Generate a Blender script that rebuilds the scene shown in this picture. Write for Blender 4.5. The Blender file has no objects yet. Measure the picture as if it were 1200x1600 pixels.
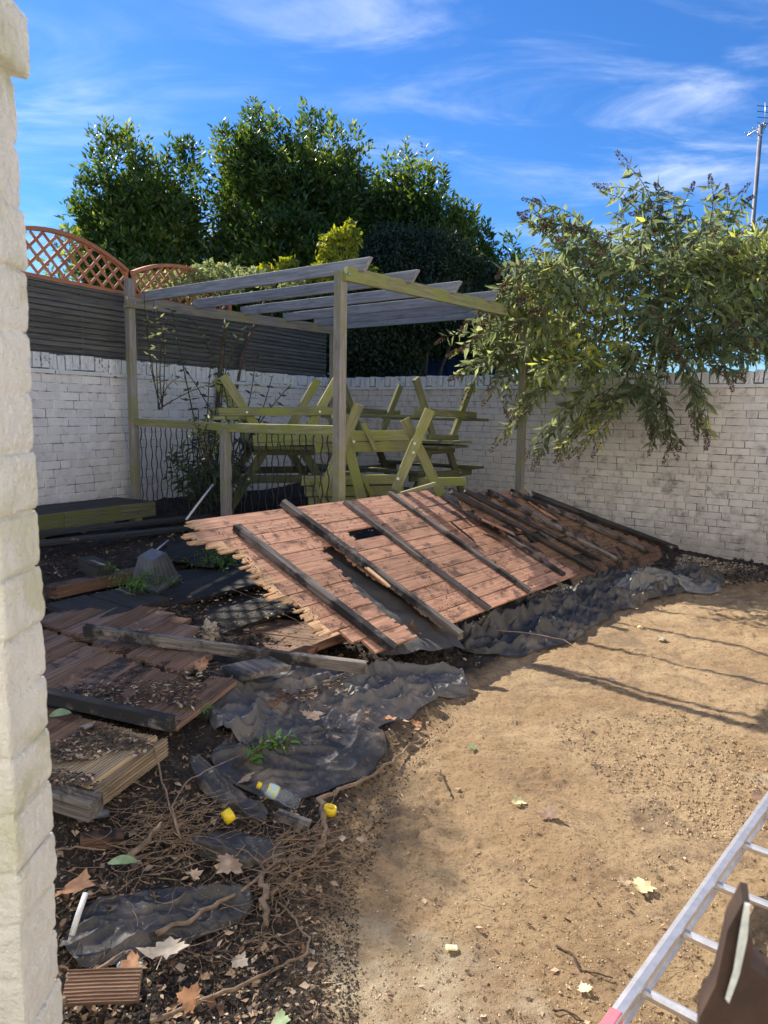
import bpy, math, random
import numpy as np
from mathutils import Vector, Matrix
random.seed(7); RNG = np.random.default_rng(11)
S = bpy.context.scene
COL = S.collection

# ------------------------------------------------------------------ camera, sky, sun, exposure
EYE = np.array([0., 0., 1.75]); FPX = 1180.0
PITCH = math.atan((800-640)/FPX); ROLL = 0.014
FW = np.array([0, math.cos(PITCH), -math.sin(PITCH)])
R0 = np.array([1., 0, 0]); U0 = np.cross(R0, FW)
RT = R0*math.cos(ROLL)+U0*math.sin(ROLL); UP = U0*math.cos(ROLL)-R0*math.sin(ROLL)
cam = bpy.data.cameras.new('camera'); camo = bpy.data.objects.new('camera', cam); COL.objects.link(camo)
camo.matrix_world = Matrix(((RT[0], UP[0], -FW[0], EYE[0]), (RT[1], UP[1], -FW[1], EYE[1]), (RT[2], UP[2], -FW[2], EYE[2]), (0, 0, 0, 1)))
cam.sensor_fit = 'VERTICAL'; cam.sensor_height = 36.0; cam.lens = 36.0*FPX/1600.0
cam.clip_start = 0.05; cam.clip_end = 3000
cam.dof.use_dof = True; cam.dof.focus_distance = 4.0; cam.dof.aperture_fstop = 9.0
S.camera = camo
SUN_EL = math.radians(40); SUN_DIR = Vector((-.74*math.cos(SUN_EL), .673*math.cos(SUN_EL), math.sin(SUN_EL))).normalized()
W = bpy.data.worlds.new('World'); S.world = W; W.use_nodes = True
def setup_world():
    nt = W.node_tree; N = nt.nodes; L = nt.links
    for n in list(N): N.remove(n)
    out = N.new('ShaderNodeOutputWorld'); bg = N.new('ShaderNodeBackground'); sky = N.new('ShaderNodeTexSky')
    sky.sky_type = 'NISHITA'; sky.sun_disc = False; sky.sun_elevation = SUN_EL
    sky.sun_rotation = math.atan2(SUN_DIR.x, SUN_DIR.y)
    sky.air_density = 1.0; sky.dust_density = 0.3; sky.ozone_density = 4.0; sky.altitude = 200
    bg.inputs[1].default_value = 0.15
    tc = N.new('ShaderNodeTexCoord')
    sep = N.new('ShaderNodeSeparateXYZ'); L.new(tc.outputs['Generated'], sep.inputs[0])
    # cirrus: project the view direction on a high flat layer
    add = N.new('ShaderNodeMath'); add.operation = 'ADD'; add.inputs[1].default_value = 0.12; L.new(sep.outputs[2], add.inputs[0])
    mx = N.new('ShaderNodeMath'); mx.operation = 'MAXIMUM'; mx.inputs[1].default_value = 0.05; L.new(add.outputs[0], mx.inputs[0])
    dv = N.new('ShaderNodeVectorMath'); dv.operation = 'DIVIDE'; L.new(tc.outputs['Generated'], dv.inputs[0])
    cb = N.new('ShaderNodeCombineXYZ')
    for i in range(3): L.new(mx.outputs[0], cb.inputs[i])
    L.new(cb.outputs[0], dv.inputs[1])
    mp = N.new('ShaderNodeMapping'); mp.inputs['Rotation'].default_value = (0, 0, math.radians(20)); mp.inputs['Scale'].default_value = (1.0, 2.0, 0.0)
    mp.inputs['Location'].default_value = (3.1, 1.7, 0)
    L.new(dv.outputs[0], mp.inputs[0])
    n1 = N.new('ShaderNodeTexNoise'); n1.inputs['Scale'].default_value = 1.7; n1.inputs['Detail'].default_value = 10; n1.inputs['Roughness'].default_value = .60
    n1.inputs['Distortion'].default_value = .5; L.new(mp.outputs[0], n1.inputs[0])
    n2 = N.new('ShaderNodeTexNoise'); n2.inputs['Scale'].default_value = .55; n2.inputs['Detail'].default_value = 3; L.new(mp.outputs[0], n2.inputs[0])
    r1 = N.new('ShaderNodeMapRange'); r1.inputs[1].default_value = .42; r1.inputs[2].default_value = .84; r1.interpolation_type = 'SMOOTHSTEP'; L.new(n1.outputs[0], r1.inputs[0])
    r2 = N.new('ShaderNodeMapRange'); r2.inputs[1].default_value = .36; r2.inputs[2].default_value = .60; L.new(n2.outputs[0], r2.inputs[0])
    mu = N.new('ShaderNodeMath'); mu.operation = 'MULTIPLY'; L.new(r1.outputs[0], mu.inputs[0]); L.new(r2.outputs[0], mu.inputs[1])
    m2 = N.new('ShaderNodeMath'); m2.operation = 'MULTIPLY'; m2.inputs[1].default_value = .62; L.new(mu.outputs[0], m2.inputs[0])
    hs = N.new('ShaderNodeHueSaturation'); hs.inputs['Saturation'].default_value = 1.1; hs.inputs['Value'].default_value = .52; L.new(sky.outputs[0], hs.inputs['Color'])
    tint = N.new('ShaderNodeMix'); tint.data_type = 'RGBA'; tint.blend_type = 'MULTIPLY'; tint.inputs[0].default_value = 1; tint.inputs[7].default_value = (0.44, .76, 1.10, 1); L.new(hs.outputs[0], tint.inputs[6])
    mix = N.new('ShaderNodeMix'); mix.data_type = 'RGBA'; mix.inputs[7].default_value = (4.4, 4.7, 5.2, 1)
    L.new(m2.outputs[0], mix.inputs[0]); L.new(tint.outputs[2], mix.inputs[6]); L.new(mix.outputs[2], bg.inputs[0]); L.new(bg.outputs[0], out.inputs[0])
setup_world()
sl = bpy.data.lights.new('sun', 'SUN'); sl.energy = 4.3; sl.angle = math.radians(.53); sl.color = (1, .93, .82)
so = bpy.data.objects.new('sun', sl); COL.objects.link(so); so.rotation_euler = SUN_DIR.to_track_quat('Z', 'Y').to_euler()
S.view_settings.view_transform = 'Standard'; S.view_settings.look = 'None'; S.view_settings.gamma = 1
S.view_settings.use_curve_mapping = False
S.view_settings.exposure = 1.05
S.render.resolution_x = 768; S.render.resolution_y = 1024
S.render.engine = 'CYCLES'
S.cycles.max_bounces = 8; S.cycles.transparent_max_bounces = 8

# ------------------------------------------------------------------ surveying helpers (photo pixel -> place)
def ray(x, y): return FW+RT*(x-600)/FPX+UP*(800-y)/FPX
def P(x, y, Y):                       # point at distance Y down the yard
    d = ray(x, y); return EYE+d*(Y/d[1])
def G(x, y, z=0.):                    # point at height z
    d = ray(x, y); return EYE+d*((z-EYE[2])/d[2])
def px(p):
    v = np.asarray(p, float)-EYE; z = v@FW; return 600+FPX*(v@RT)/z, 800-FPX*(v@UP)/z
def V(p): return Vector([float(a) for a in p])
def lerp(a, b, t): return a+(b-a)*t
def sstep(a, b, x):
    t = np.clip((x-a)/(b-a), 0, 1); return t*t*(3-2*t)

# ------------------------------------------------------------------ noise
_T = np.random.default_rng(3).random((256, 256))
def vnoise(x, y):
    x = np.asarray(x, float); y = np.asarray(y, float)
    xi = np.floor(x).astype(int); yi = np.floor(y).astype(int); fx = x-xi; fy = y-yi
    fx = fx*fx*(3-2*fx); fy = fy*fy*(3-2*fy)
    a = _T[xi & 255, yi & 255]; b = _T[(xi+1) & 255, yi & 255]; c = _T[xi & 255, (yi+1) & 255]; d = _T[(xi+1) & 255, (yi+1) & 255]
    return (a*(1-fx)+b*fx)*(1-fy)+(c*(1-fx)+d*fx)*fy
def fbm(x, y, o=4, g=.5):
    s = 0; a = 1; t = 0
    for i in range(o):
        s = s+a*(vnoise(x*2**i+17.3*i, y*2**i+9.1*i)-.5); t += a; a *= g
    return s/t
def ridge(x, y, o=3):
    s = 0; a = 1
    for i in range(o):
        s = s+a*(1-np.abs(2*vnoise(x*2**i+5.7*i, y*2**i+3.3*i)-1)); a *= .5
    return s/1.75

# ------------------------------------------------------------------ objects
def meta(o, label=None, cat=None, group=None, kind=None):
    if label: o['label'] = label
    if cat: o['category'] = cat
    if group: o['group'] = group
    if kind: o['kind'] = kind
    return o
def mesh(name, vs, fs, smooth=False):
    m = bpy.data.meshes.new(name)
    vs = np.asarray(vs, np.float32).reshape(-1, 3)
    m.vertices.add(len(vs)); m.vertices.foreach_set('co', vs.ravel())
    if isinstance(fs, np.ndarray) and fs.ndim == 2:
        n, k = fs.shape; m.loops.add(n*k); m.loops.foreach_set('vertex_index', fs.astype(np.int32).ravel())
        m.polygons.add(n); m.polygons.foreach_set('loop_start', np.arange(0, n*k, k, dtype=np.int32)); m.polygons.foreach_set('loop_total', np.full(n, k, dtype=np.int32))
    else:
        flat = [i for f in fs for i in f]; tot = [len(f) for f in fs]
        st = np.concatenate([[0], np.cumsum(tot)[:-1]]) if tot else []
        m.loops.add(len(flat)); m.loops.foreach_set('vertex_index', flat)
        m.polygons.add(len(fs)); m.polygons.foreach_set('loop_start', np.array(st, dtype=np.int32)); m.polygons.foreach_set('loop_total', tot)
    m.update(calc_edges=True)
    if smooth: m.shade_smooth()
    else: m.shade_flat()
    return m
def attr(m, name, vals):
    a = m.attributes.new(name, 'FLOAT', 'POINT'); a.data.foreach_set('value', np.asarray(vals, np.float32).ravel())
def obj(name, m, mat, parent=None, M=None):
    o = bpy.data.objects.new(name, m); COL.objects.link(o)
    if mat is not None and len(m.materials) == 0: m.materials.append(mat)
    M = M if M is not None else Matrix.Identity(4)
    if parent is not None:
        o.parent = parent; o.matrix_local = WM[parent.name].inverted() @ M
    else: o.matrix_local = M
    WM[o.name] = M.copy()
    return o
WM = {}
def thing(name, loc, label, cat, group=None, M=None):
    o = bpy.data.objects.new(name, None); COL.objects.link(o); o.empty_display_size = .2
    M = M if M is not None else Matrix.Translation(V(loc))
    o.matrix_local = M; WM[o.name] = M.copy()
    return meta(o, label, cat, group)
def copy_tree(o, M, parent=None, label=None, group=None):
    c = o.copy(); COL.objects.link(c); c.parent = parent
    if parent is None:
        c.matrix_local = M; WM[c.name] = M.copy()
        if label: c['label'] = label
        if group: c['group'] = group
    else: c.matrix_parent_inverse = o.matrix_parent_inverse.copy(); c.matrix_local = o.matrix_local.copy()
    for ch in list(KIDS.get(o.name, [])) : copy_tree(ch, None, c)
    return c
KIDS = {}
def kids_of(root):
    for o in list(bpy.data.objects):
        if o.parent is not None: KIDS.setdefault(o.parent.name, [])
    KIDS.clear()
    for o in bpy.data.objects:
        if o.parent is not None: KIDS.setdefault(o.parent.name, []).append(o)
class MB:
    def __init__(s): s.v = []; s.f = []; s.r = []
    def add(s, vs, fs, r=0.):
        b = len(s.v); s.v += [tuple(map(float, p)) for p in vs]; s.f += [tuple(i+b for i in f) for f in fs]; s.r += [r]*len(vs)
    def build(s, name, mat, parent=None, smooth=False):
        m = mesh(name, s.v, s.f, smooth); attr(m, 'rnd', s.r); return obj(name, m, mat, parent)
def frame(p0, p1, up=(0, 0, 1)):      # x along p0->p1, z near up, origin p0
    x = (V(p1)-V(p0)).normalized(); u = V(up)
    y = u.cross(x)
    if y.length < 1e-4: y = Vector((0, 1, 0)).cross(x)
    y.normalize(); z = x.cross(y)
    M = Matrix((x, y, z)).transposed().to_4x4(); M.translation = V(p0); return M
def beam_mesh(L, w, h, ch=.004, warp=.0, cut0=0., cut1=0., rough=0.):
    """timber: local x 0..L, y +-w/2, z +-h/2, chamfered edges, several sections, optional rough ends"""
    n = max(2, min(7, int(L/.25)+1)); vs = []; fs = []
    prof = [(-w/2+ch, -h/2), (w/2-ch, -h/2), (w/2, -h/2+ch), (w/2, h/2-ch), (w/2-ch, h/2), (-w/2+ch, h/2), (-w/2, h/2-ch), (-w/2, -h/2+ch)]
    ph = random.random()*9
    for i in range(n+1):
        t = i/n; x = L*t; dy = warp*math.sin(t*3+ph); dz = warp*math.cos(t*2.3+ph)
        for (y, z) in prof:
            xx = x
            if i == 0: xx += cut0*(z/h+.5)
            if i == n: xx -= cut1*(.5-z/h)
            if rough and i in (0, n): xx += (random.random()-.5)*rough
            j = rough*.05 if rough else .0006
            vs.append((xx, y+dy+random.uniform(-j, j), z+dz+random.uniform(-j, j)))
    for i in range(n):
        for k in range(8):
            a = i*8+k; b = i*8+(k+1) % 8; fs.append((a, b, b+8, a+8))
    fs.append(tuple(range(7, -1, -1))); fs.append(tuple(n*8+k for k in range(8)))
    return mesh('timber', vs, fs)
def beam(name, p0, p1, w, h, mat, parent=None, up=(0, 0, 1), **k):
    L = float(np.linalg.norm(np.asarray(p1, float)-np.asarray(p0, float)))
    return obj(name, beam_mesh(L, w, h, **k), mat, parent, frame(p0, p1, up))
def tube_data(pts, rad, k=6, cap=True):
    pts = [V(p) for p in pts]; n = len(pts); vs = []; fs = []
    if not hasattr(rad, '__len__'): rad = [rad]*n
    prev = None
    for i, p in enumerate(pts):
        d = (pts[min(i+1, n-1)]-pts[max(i-1, 0)]).normalized()
        a = Vector((0, 0, 1)) if abs(d.z) < .9 else Vector((1, 0, 0))
        if prev is not None: a = prev
        x = (a-d*a.dot(d)).normalized(); y = d.cross(x); prev = x
        for j in range(k):
            t = 2*math.pi*j/k; q = p+(x*math.cos(t)+y*math.sin(t))*rad[i]; vs.append(q[:])
    for i in range(n-1):
        for j in range(k):
            a = i*k+j; b = i*k+(j+1) % k; fs.append((a, b, b+k, a+k))
    if cap: fs.append(tuple(range(k-1, -1, -1))); fs.append(tuple((n-1)*k+j for j in range(k)))
    return vs, fs
def tube(name, pts, rad, mat, parent=None, k=6, smooth=True):
    vs, fs = tube_data(pts, rad, k); return obj(name, mesh(name, vs, fs, smooth), mat, parent)
def wiggle(p0, p1, n, amp, sag=0, seed=0):
    r = random.Random(seed); p0 = V(p0); p1 = V(p1); out = []; off = Vector((0, 0, 0))
    for i in range(n+1):
        t = i/n; off += Vector((r.uniform(-1, 1), r.uniform(-1, 1), r.uniform(-.5, .5)))*amp
        out.append(p0.lerp(p1, t)+off*math.sin(math.pi*t)**.5*.8+Vector((0, 0, sag*4*t*(1-t))))
    return out
def box_data(x0, x1, y0, y1, z0, z1):
    return ([(x0, y0, z0), (x1, y0, z0), (x1, y1, z0), (x0, y1, z0), (x0, y0, z1), (x1, y0, z1), (x1, y1, z1), (x0, y1, z1)],
            [(0, 3, 2, 1), (4, 5, 6, 7), (0, 1, 5, 4), (1, 2, 6, 5), (2, 3, 7, 6), (3, 0, 4, 7)])

# ------------------------------------------------------------------ materials
class NT:
    def __init__(s, name):
        s.m = bpy.data.materials.new(name); s.m.use_nodes = True; s.t = s.m.node_tree; s.N = s.t.nodes; s.L = s.t.links
        s.b = s.N['Principled BSDF']; s.out = s.N['Material Output']
    def n(s, ty, **kw):
        o = s.N.new('ShaderNode'+ty)
        for k, v in kw.items(): setattr(o, k, v)
        return o
    def link(s, a, b): s.L.new(a, b)
    def coords(s, kind='Object', scale=(1, 1, 1), rnd=False):
        tc = s.n('TexCoord'); mp = s.n('Mapping'); mp.inputs['Scale'].default_value = scale
        if kind == 'World': g = s.n('NewGeometry'); s.link(g.outputs['Position'], mp.inputs[0])
        else: s.link(tc.outputs[kind], mp.inputs[0])
        if rnd:
            oi = s.n('ObjectInfo'); mm = s.n('Math', operation='MULTIPLY'); mm.inputs[1].default_value = 37.0; s.link(oi.outputs['Random'], mm.inputs[0])
            cb = s.n('CombineXYZ')
            for i in range(3): s.link(mm.outputs[0], cb.inputs[i])
            s.link(cb.outputs[0], mp.inputs['Location'])
        return mp.outputs[0]
    def noise(s, co, scale, detail=4, rough=.55, dist=0.):
        o = s.n('TexNoise'); o.inputs['Scale'].default_value = scale; o.inputs['Detail'].default_value = detail
        o.inputs['Roughness'].default_value = rough; o.inputs['Distortion'].default_value = dist; s.link(co, o.inputs['Vector']); return o.outputs[0]
    def rng(s, v, a, b, c=0., d=1., smooth=True):
        o = s.n('MapRange'); o.inputs[1].default_value = a; o.inputs[2].default_value = b; o.inputs[3].default_value = c; o.inputs[4].default_value = d
        if smooth: o.interpolation_type = 'SMOOTHSTEP'
        s.link(v, o.inputs[0]); return o.outputs[0]
    def mix(s, f, a, b, blend='MIX'):
        o = s.n('Mix', data_type='RGBA', blend_type=blend)
        for sock, v in ((o.inputs[0], f), (o.inputs[6], a), (o.inputs[7], b)):
            if isinstance(v, (int, float)): sock.default_value = v
            elif isinstance(v, tuple): sock.default_value = v if len(v) == 4 else (*v, 1)
            else: s.link(v, sock)
        return o.outputs[2]
    def math(s, op, a, b=0.):
        o = s.n('Math', operation=op)
        for sock, v in ((o.inputs[0], a), (o.inputs[1], b)):
            if isinstance(v, (int, float)): sock.default_value = v
            else: s.link(v, sock)
        return o.outputs[0]
    def attr(s, name='rnd'): o = s.n('Attribute', attribute_name=name); return o.outputs['Fac']
    def done(s, col, rough=.8, bump=None, bd=.01, bs=.6, **kw):
        if isinstance(col, tuple): s.b.inputs['Base Color'].default_value = (*col, 1)
        else: s.link(col, s.b.inputs['Base Color'])
        if isinstance(rough, (int, float)): s.b.inputs['Roughness'].default_value = rough
        else: s.link(rough, s.b.inputs['Roughness'])
        if bump is not None:
            bn = s.n('Bump'); bn.inputs['Distance'].default_value = bd; bn.inputs['Strength'].default_value = bs
            s.link(bump, bn.inputs['Height']); s.link(bn.outputs[0], s.b.inputs['Normal'])
        for k, v in kw.items(): s.b.inputs[k.replace('_', ' ')].default_value = v
        return s.m
def wood(name, c0, c1, dark=(.02, .017, .014), dk=.45, moss=None, mk=.5, rough=.85, bs=.6, char=0., fine=.55):
    t = NT(name); co = t.coords('Object', (1.2, 26, 26), True); c2 = t.coords('Object', (1.2, 3.5, 3.5), True); c3 = t.coords('Object', (1, 1, 1), True)
    g = t.noise(co, 2.4, 6, .65, .4); f = t.noise(co, 9, 3, .7); b = t.noise(c2, 2.2, 5, .6)
    col = t.mix(t.rng(g, .32, .68), c0, c1)
    col = t.mix(t.rng(b, .55, .75, 0, dk), col, dark)
    col = t.mix(t.rng(f, .62, .75, 0, fine), col, dark)
    if fine < .5: k_ = t.noise(t.coords('Object', (2.2, 3, 3), True), 3.5, 7, .7); col = t.mix(t.rng(k_, .50, .68, 0, .8), col, (.045, .03, .024))
    oi = t.n('ObjectInfo'); hv = t.n('HueSaturation'); t.link(t.rng(oi.outputs['Random'], 0, 1, .78, 1.2, False), hv.inputs['Value']); t.link(col, hv.inputs['Color']); col = hv.outputs[0]
    if moss:
        m = t.noise(c3, 3.2, 6, .65); col = t.mix(t.rng(m, .62-mk*.35, .78-mk*.3, 0, .92), col, moss)
    if char:
        m = t.noise(c3, 2.6, 7, .7); col = t.mix(t.rng(m, .62-char*.3, .72-char*.3, 0, .95), col, (.012, .011, .011))
    h = t.math('ADD', g, t.math('MULTIPLY', f, .5))
    return t.done(col, rough, h, .006, bs)
def flat(name, col, rough=.6, var=.25, scale=14., bd=.002, metal=0., **kw):
    t = NT(name); co = t.coords('Object', (1, 1, 1), True); n = t.noise(co, scale, 5, .6); d = tuple(c*(1-var) for c in col); l = tuple(min(1, c*(1+var*.5)) for c in col)
    return t.done(t.mix(t.rng(n, .3, .7), d, l), rough, n, bd, .4, Metallic=metal, **kw)
def paint_brick(name, c, grime, gk, warm):
    t = NT(name); w = t.coords('World'); oc = t.coords('Object', (1, 1, 1), True)
    a = t.noise(w, 1.3, 5, .6); b = t.noise(w, 9, 6, .65); d = t.noise(w, 45, 5, .7); e = t.noise(oc, 22, 6, .6)
    col = t.mix(t.rng(b, .3, .7), c, tuple(x*.86 for x in c))
    col = t.mix(t.rng(a, .42, .68, 0, .5), col, warm)
    g = t.math('MULTIPLY', t.rng(b, .5, .72), t.rng(a, .38, .62))
    col = t.mix(t.math('MULTIPLY', g, gk), col, grime)
    col = t.mix(t.rng(d, .66, .74, 0, .55*gk+.1), col, grime)
    oi = t.n('ObjectInfo'); hv = t.n('HueSaturation'); t.link(t.rng(oi.outputs['Random'], 0, 1, .88, 1.05, False), hv.inputs['Value']); t.link(col, hv.inputs['Color'])
    # rising damp: blotchy algae line low on the wall
    g2 = t.n('NewGeometry'); sp = t.n('SeparateXYZ'); t.link(g2.outputs['Position'], sp.inputs[0])
    lo = t.math('ADD', sp.outputs[2], t.math('MULTIPLY', b, -.9))
    col = t.mix(t.rng(lo, -.35, .22, .62*gk, 0), hv.outputs[0], grime)
    return t.done(col, .75, t.math('ADD', e, t.math('MULTIPLY', d, .6)), .005, .45)
M = {}
M['wall_white'] = paint_brick('white_paint_left', (.88, .83, .75), (.20, .18, .15), .2, (.82, .77, .68))
M['wall_grey'] = paint_brick('worn_white_paint', (.84, .77, .66), (.16, .13, .10), .7, (.66, .58, .46))
def joint(name, c):
    t = NT(name); w = t.coords('World'); a = t.noise(w, 6, 6, .7); return t.done(t.mix(t.rng(a, .42, .62), c, (.10, .09, .08)), .9, a, .01, .8)
M['joint_white'] = joint('painted_mortar', (.82, .79, .74)); M['joint_grey'] = joint('worn_mortar', (.62, .56, .47))
t = NT('coping_paint'); w = t.coords('World'); a = t.noise(w, 16, 7, .75, .6); b = t.noise(w, 3, 3)
M['coping'] = t.done(t.mix(t.rng(t.math('ADD', a, t.math('MULTIPLY', b, .3)), .73, .80), (.78, .76, .70), (.06, .06, .05)), .85, a, .02, .8)
t = NT('jamb_paint'); w = t.coords('World'); a = t.noise(w, 7, 8, .7); b = t.noise(w, 30, 7, .7); c = t.noise(w, 90, 4, .7); d = t.noise(w, 4, 5, .65, 1.)
col = t.mix(t.rng(a, .35, .65), (.95, .92, .83), (.87, .84, .74)); col = t.mix(t.rng(d, .50, .66, 0, .6), col, (.62, .61, .34)); col = t.mix(t.rng(b, .62, .74, 0, .6), col, (.50, .44, .33))
M['jamb'] = t.done(col, .8, t.math('ADD', b, t.math('MULTIPLY', c, .6)), .02, 1.)
M['moss_black'] = flat('black_moss', (.03, .03, .025), 1, .5, 30, .01)
M['pergola'] = wood('weathered_pergola_softwood', (.20, .18, .15), (.36, .32, .26), moss=(.24, .235, .10), mk=.5)
M['rafter'] = wood('grey_weathered_rafter', (.17, .17, .17), (.31, .31, .31), moss=(.2, .2, .12), mk=.1)
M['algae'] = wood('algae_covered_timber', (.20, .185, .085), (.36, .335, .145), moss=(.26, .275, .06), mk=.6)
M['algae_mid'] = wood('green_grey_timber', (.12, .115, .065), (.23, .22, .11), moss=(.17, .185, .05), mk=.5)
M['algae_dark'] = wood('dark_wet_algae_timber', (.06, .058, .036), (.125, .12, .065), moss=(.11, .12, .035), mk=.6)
M['panel'] = wood('orange_brown_fence_plank', (.36, .172, .098), (.60, .33, .20), dark=(.05, .03, .02), dk=.85, rough=.75, bs=.25, fine=.25)
M['panel_raw'] = wood('fresh_broken_wood', (.52, .29, .14), (.74, .48, .26), dark=(.18, .09, .04), dk=.6)
M['batten'] = wood('charred_grey_batten', (.085, .07, .06), (.25, .215, .18), dark=(.015, .012, .010), dk=.9, char=.5)
M['deck'] = wood('brown_grooved_deck', (.15, .085, .055), (.29, .185, .125), dark=(.03, .022, .016), dk=.9, char=.28)
M['deck_light'] = wood('worn_pale_deck', (.29, .205, .12), (.47, .36, .225), dark=(.06, .045, .03), dk=.75)
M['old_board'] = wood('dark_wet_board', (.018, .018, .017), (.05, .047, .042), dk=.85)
M['burnt_red'] = wood('burnt_red_brown_timber', (.09, .045, .03), (.19, .10, .06), dk=.9, char=.3)
M['fence'] = wood('grey_brown_slat', (.075, .07, .06), (.15, .14, .115), moss=(.12, .12, .06), mk=.15)
M['trellis'] = wood('terracotta_stained_trellis', (.42, .15, .06), (.55, .22, .10), dark=(.22, .08, .04), dk=.4, rough=.7)
M['black_metal'] = flat('black_railing_metal', (.012, .012, .016), .5)
M['bolt'] = flat('galvanised_bolt', (.5, .5, .48), .4, metal=.8)
M['alu'] = flat('scuffed_aluminium', (.66, .64, .64), .42, .14, 25, .001, metal=.75)
M['alu_pink'] = flat('pink_paint_mark', (.75, .16, .2), .5)
M['rust'] = wood('rusty_dark_edge', (.035, .022, .016), (.13, .065, .035), dk=.7, char=.2)
M['rust_flat'] = flat('dark_rusty_iron', (.06, .03, .018), .8, .7, 9, .003)
M['rust_white'] = flat('chipped_white_edge', (.62, .66, .62), .6, .3, 40)
def tarp_mat(name, c, dust, dk):
    t = NT(name); w = t.coords('World'); a = t.noise(w, 3.2, 6, .65); b = t.noise(w, 60, 4, .6); c3 = t.noise(w, 420, 2, .5)
    col = t.mix(t.rng(a, .5, .68, 0, dk), c, dust); col = t.mix(t.rng(b, .62, .72, 0, dk*.8), col, (.30, .22, .14))
    return t.done(col, t.rng(b, .3, .7, .40, .68), t.math('ADD', b, c3), .002, .5, Specular_IOR_Level=.7)
M['tarp'] = tarp_mat('black_woven_ground_sheet', (.034, .031, .028), (.19, .15, .11), .85)
M['tarp_grey'] = tarp_mat('faded_grey_ground_sheet', (.088, .083, .077), (.25, .20, .15), .8)
M['dusty'] = flat('dusty_wood_chip', (.42, .34, .22), .9)
M['tarp_pale'] = tarp_mat('pale_creased_ground_sheet', (.15, .145, .13), (.30, .26, .20), .5)
M['bark'] = flat('brown_bark', (.12, .085, .055), .9, .4, 20, .01)
M['root'] = flat('pale_dry_root', (.24, .165, .105), .85, .4, 30, .003)
M['twig_dark'] = flat('dark_twig', (.07, .045, .03), .9, .4, 30)
def leafmat(name, ramp, rough=.45, trans=.35, spec=.5, tcol=None):
    t = NT(name); r = t.attr('rnd'); cr = t.n('ValToRGB'); t.link(r, cr.inputs[0]); e = cr.color_ramp.elements
    e[0].position = ramp[0][0]; e[0].color = (*ramp[0][1], 1); e[1].position = ramp[-1][0]; e[1].color = (*ramp[-1][1], 1)
    for p, c in ramp[1:-1]: q = e.new(p); q.color = (*c, 1)
    t.link(cr.outputs[0], t.b.inputs['Base Color']); t.b.inputs['Roughness'].default_value = rough; t.b.inputs['Specular IOR Level'].default_value = spec
    tr = t.n('BsdfTranslucent'); mx = t.n('MixShader'); mx.inputs[0].default_value = trans
    hs = t.n('HueSaturation'); hs.inputs['Value'].default_value = 1.9; hs.inputs['Saturation'].default_value = 1.15; hs.inputs['Hue'].default_value = .49
    t.link(cr.outputs[0], hs.inputs['Color']); t.link(hs.outputs[0], tr.inputs[0])
    t.link(t.b.outputs[0], mx.inputs[1]); t.link(tr.outputs[0], mx.inputs[2]); t.link(mx.outputs[0], t.out.inputs[0])
    return t.m
M['laurel'] = leafmat('glossy_laurel_leaf', [(0, (.03, .055, .012)), (.42, (.08, .13, .028)), (.74, (.18, .23, .045)), (1, (.33, .35, .07))], .34, .45, .5)
M['buddleia'] = leafmat('grey_green_buddleia_leaf', [(0, (.09, .12, .05)), (.4, (.16, .195, .095)), (.7, (.28, .31, .15)), (.88, (.36, .41, .11)), (1, (.56, .55, .12))], .6, .48, .3)
M['seed'] = leafmat('brown_seed_head', [(0, (.06, .04, .025)), (.7, (.17, .115, .07)), (1, (.28, .20, .13))], .9, .05, .1)
M['ivy'] = leafmat('dark_weeping_leaf', [(0, (.014, .03, .012)), (.7, (.04, .065, .02)), (.93, (.08, .11, .03)), (1, (.22, .20, .05))], .5, .2)
M['yellowleaf'] = leafmat('yellow_climber_leaf', [(0, (.16, .20, .03)), (.5, (.42, .42, .06)), (1, (.62, .55, .10))], .55, .45)
M['climber'] = leafmat('pale_climber_leaf', [(0, (.10, .14, .05)), (.7, (.24, .28, .12)), (1, (.42, .42, .16))], .6, .35)
M['sapling'] = leafmat('dark_sapling_leaf', [(0, (.03, .055, .03)), (.8, (.07, .11, .05)), (1, (.15, .20, .06))], .5, .3)
M['weed'] = leafmat('green_weed_leaf', [(0, (.04, .10, .02)), (1, (.12, .24, .05))], .5, .3)
def deadleaf(name, c0, c1, trans=.12):
    t = NT(name); o = t.coords('Object', (1, 1, 1), True); n = t.noise(o, 22, 6, .6); col = t.mix(t.rng(n, .35, .65), c0, c1)
    r = t.attr('rnd'); col = t.mix(t.rng(r, 0, 1, 0, .65, False), col, tuple(x*.35 for x in c0))
    return t.done(col, .75, n, .003, .6)
M['leaf_tan'] = deadleaf('tan_dead_leaf', (.34, .22, .13), (.55, .40, .26)); M['leaf_rust'] = deadleaf('rust_dead_leaf', (.28, .12, .045), (.45, .23, .10))
M['leaf_pale'] = deadleaf('pale_yellow_leaf', (.62, .52, .24), (.78, .70, .42)); M['leaf_brown'] = deadleaf('brown_dead_leaf', (.13, .075, .045), (.26, .16, .10))
M['leaf_grey'] = deadleaf('grey_beige_leaf', (.33, .27, .20), (.48, .41, .32)); M['leaf_green'] = deadleaf('limp_green_leaf', (.16, .24, .10), (.30, .38, .20))
M['yellow'] = flat('yellow_plastic', (.85, .62, .02), .35, .1, 5, .0005)
M['white_plastic'] = flat('white_plastic', (.75, .74, .70), .5, .15)
M['grey_plastic'] = flat('grey_plastic', (.13, .14, .15), .5, .25, 10, .001)
M['rag'] = flat('dirty_white_rag', (.42, .36, .27), .9, .5, 12, .01)
M['stone_white'] = flat('pale_broken_glass_stone', (.6, .66, .70), .35, .3, 40)
M['navy'] = flat('navy_shed_felt', (.012, .028, .07), .8, .4, 6)
M['brick_red'] = flat('bare_red_brick', (.42, .17, .08), .85, .4, 30, .003)
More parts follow.
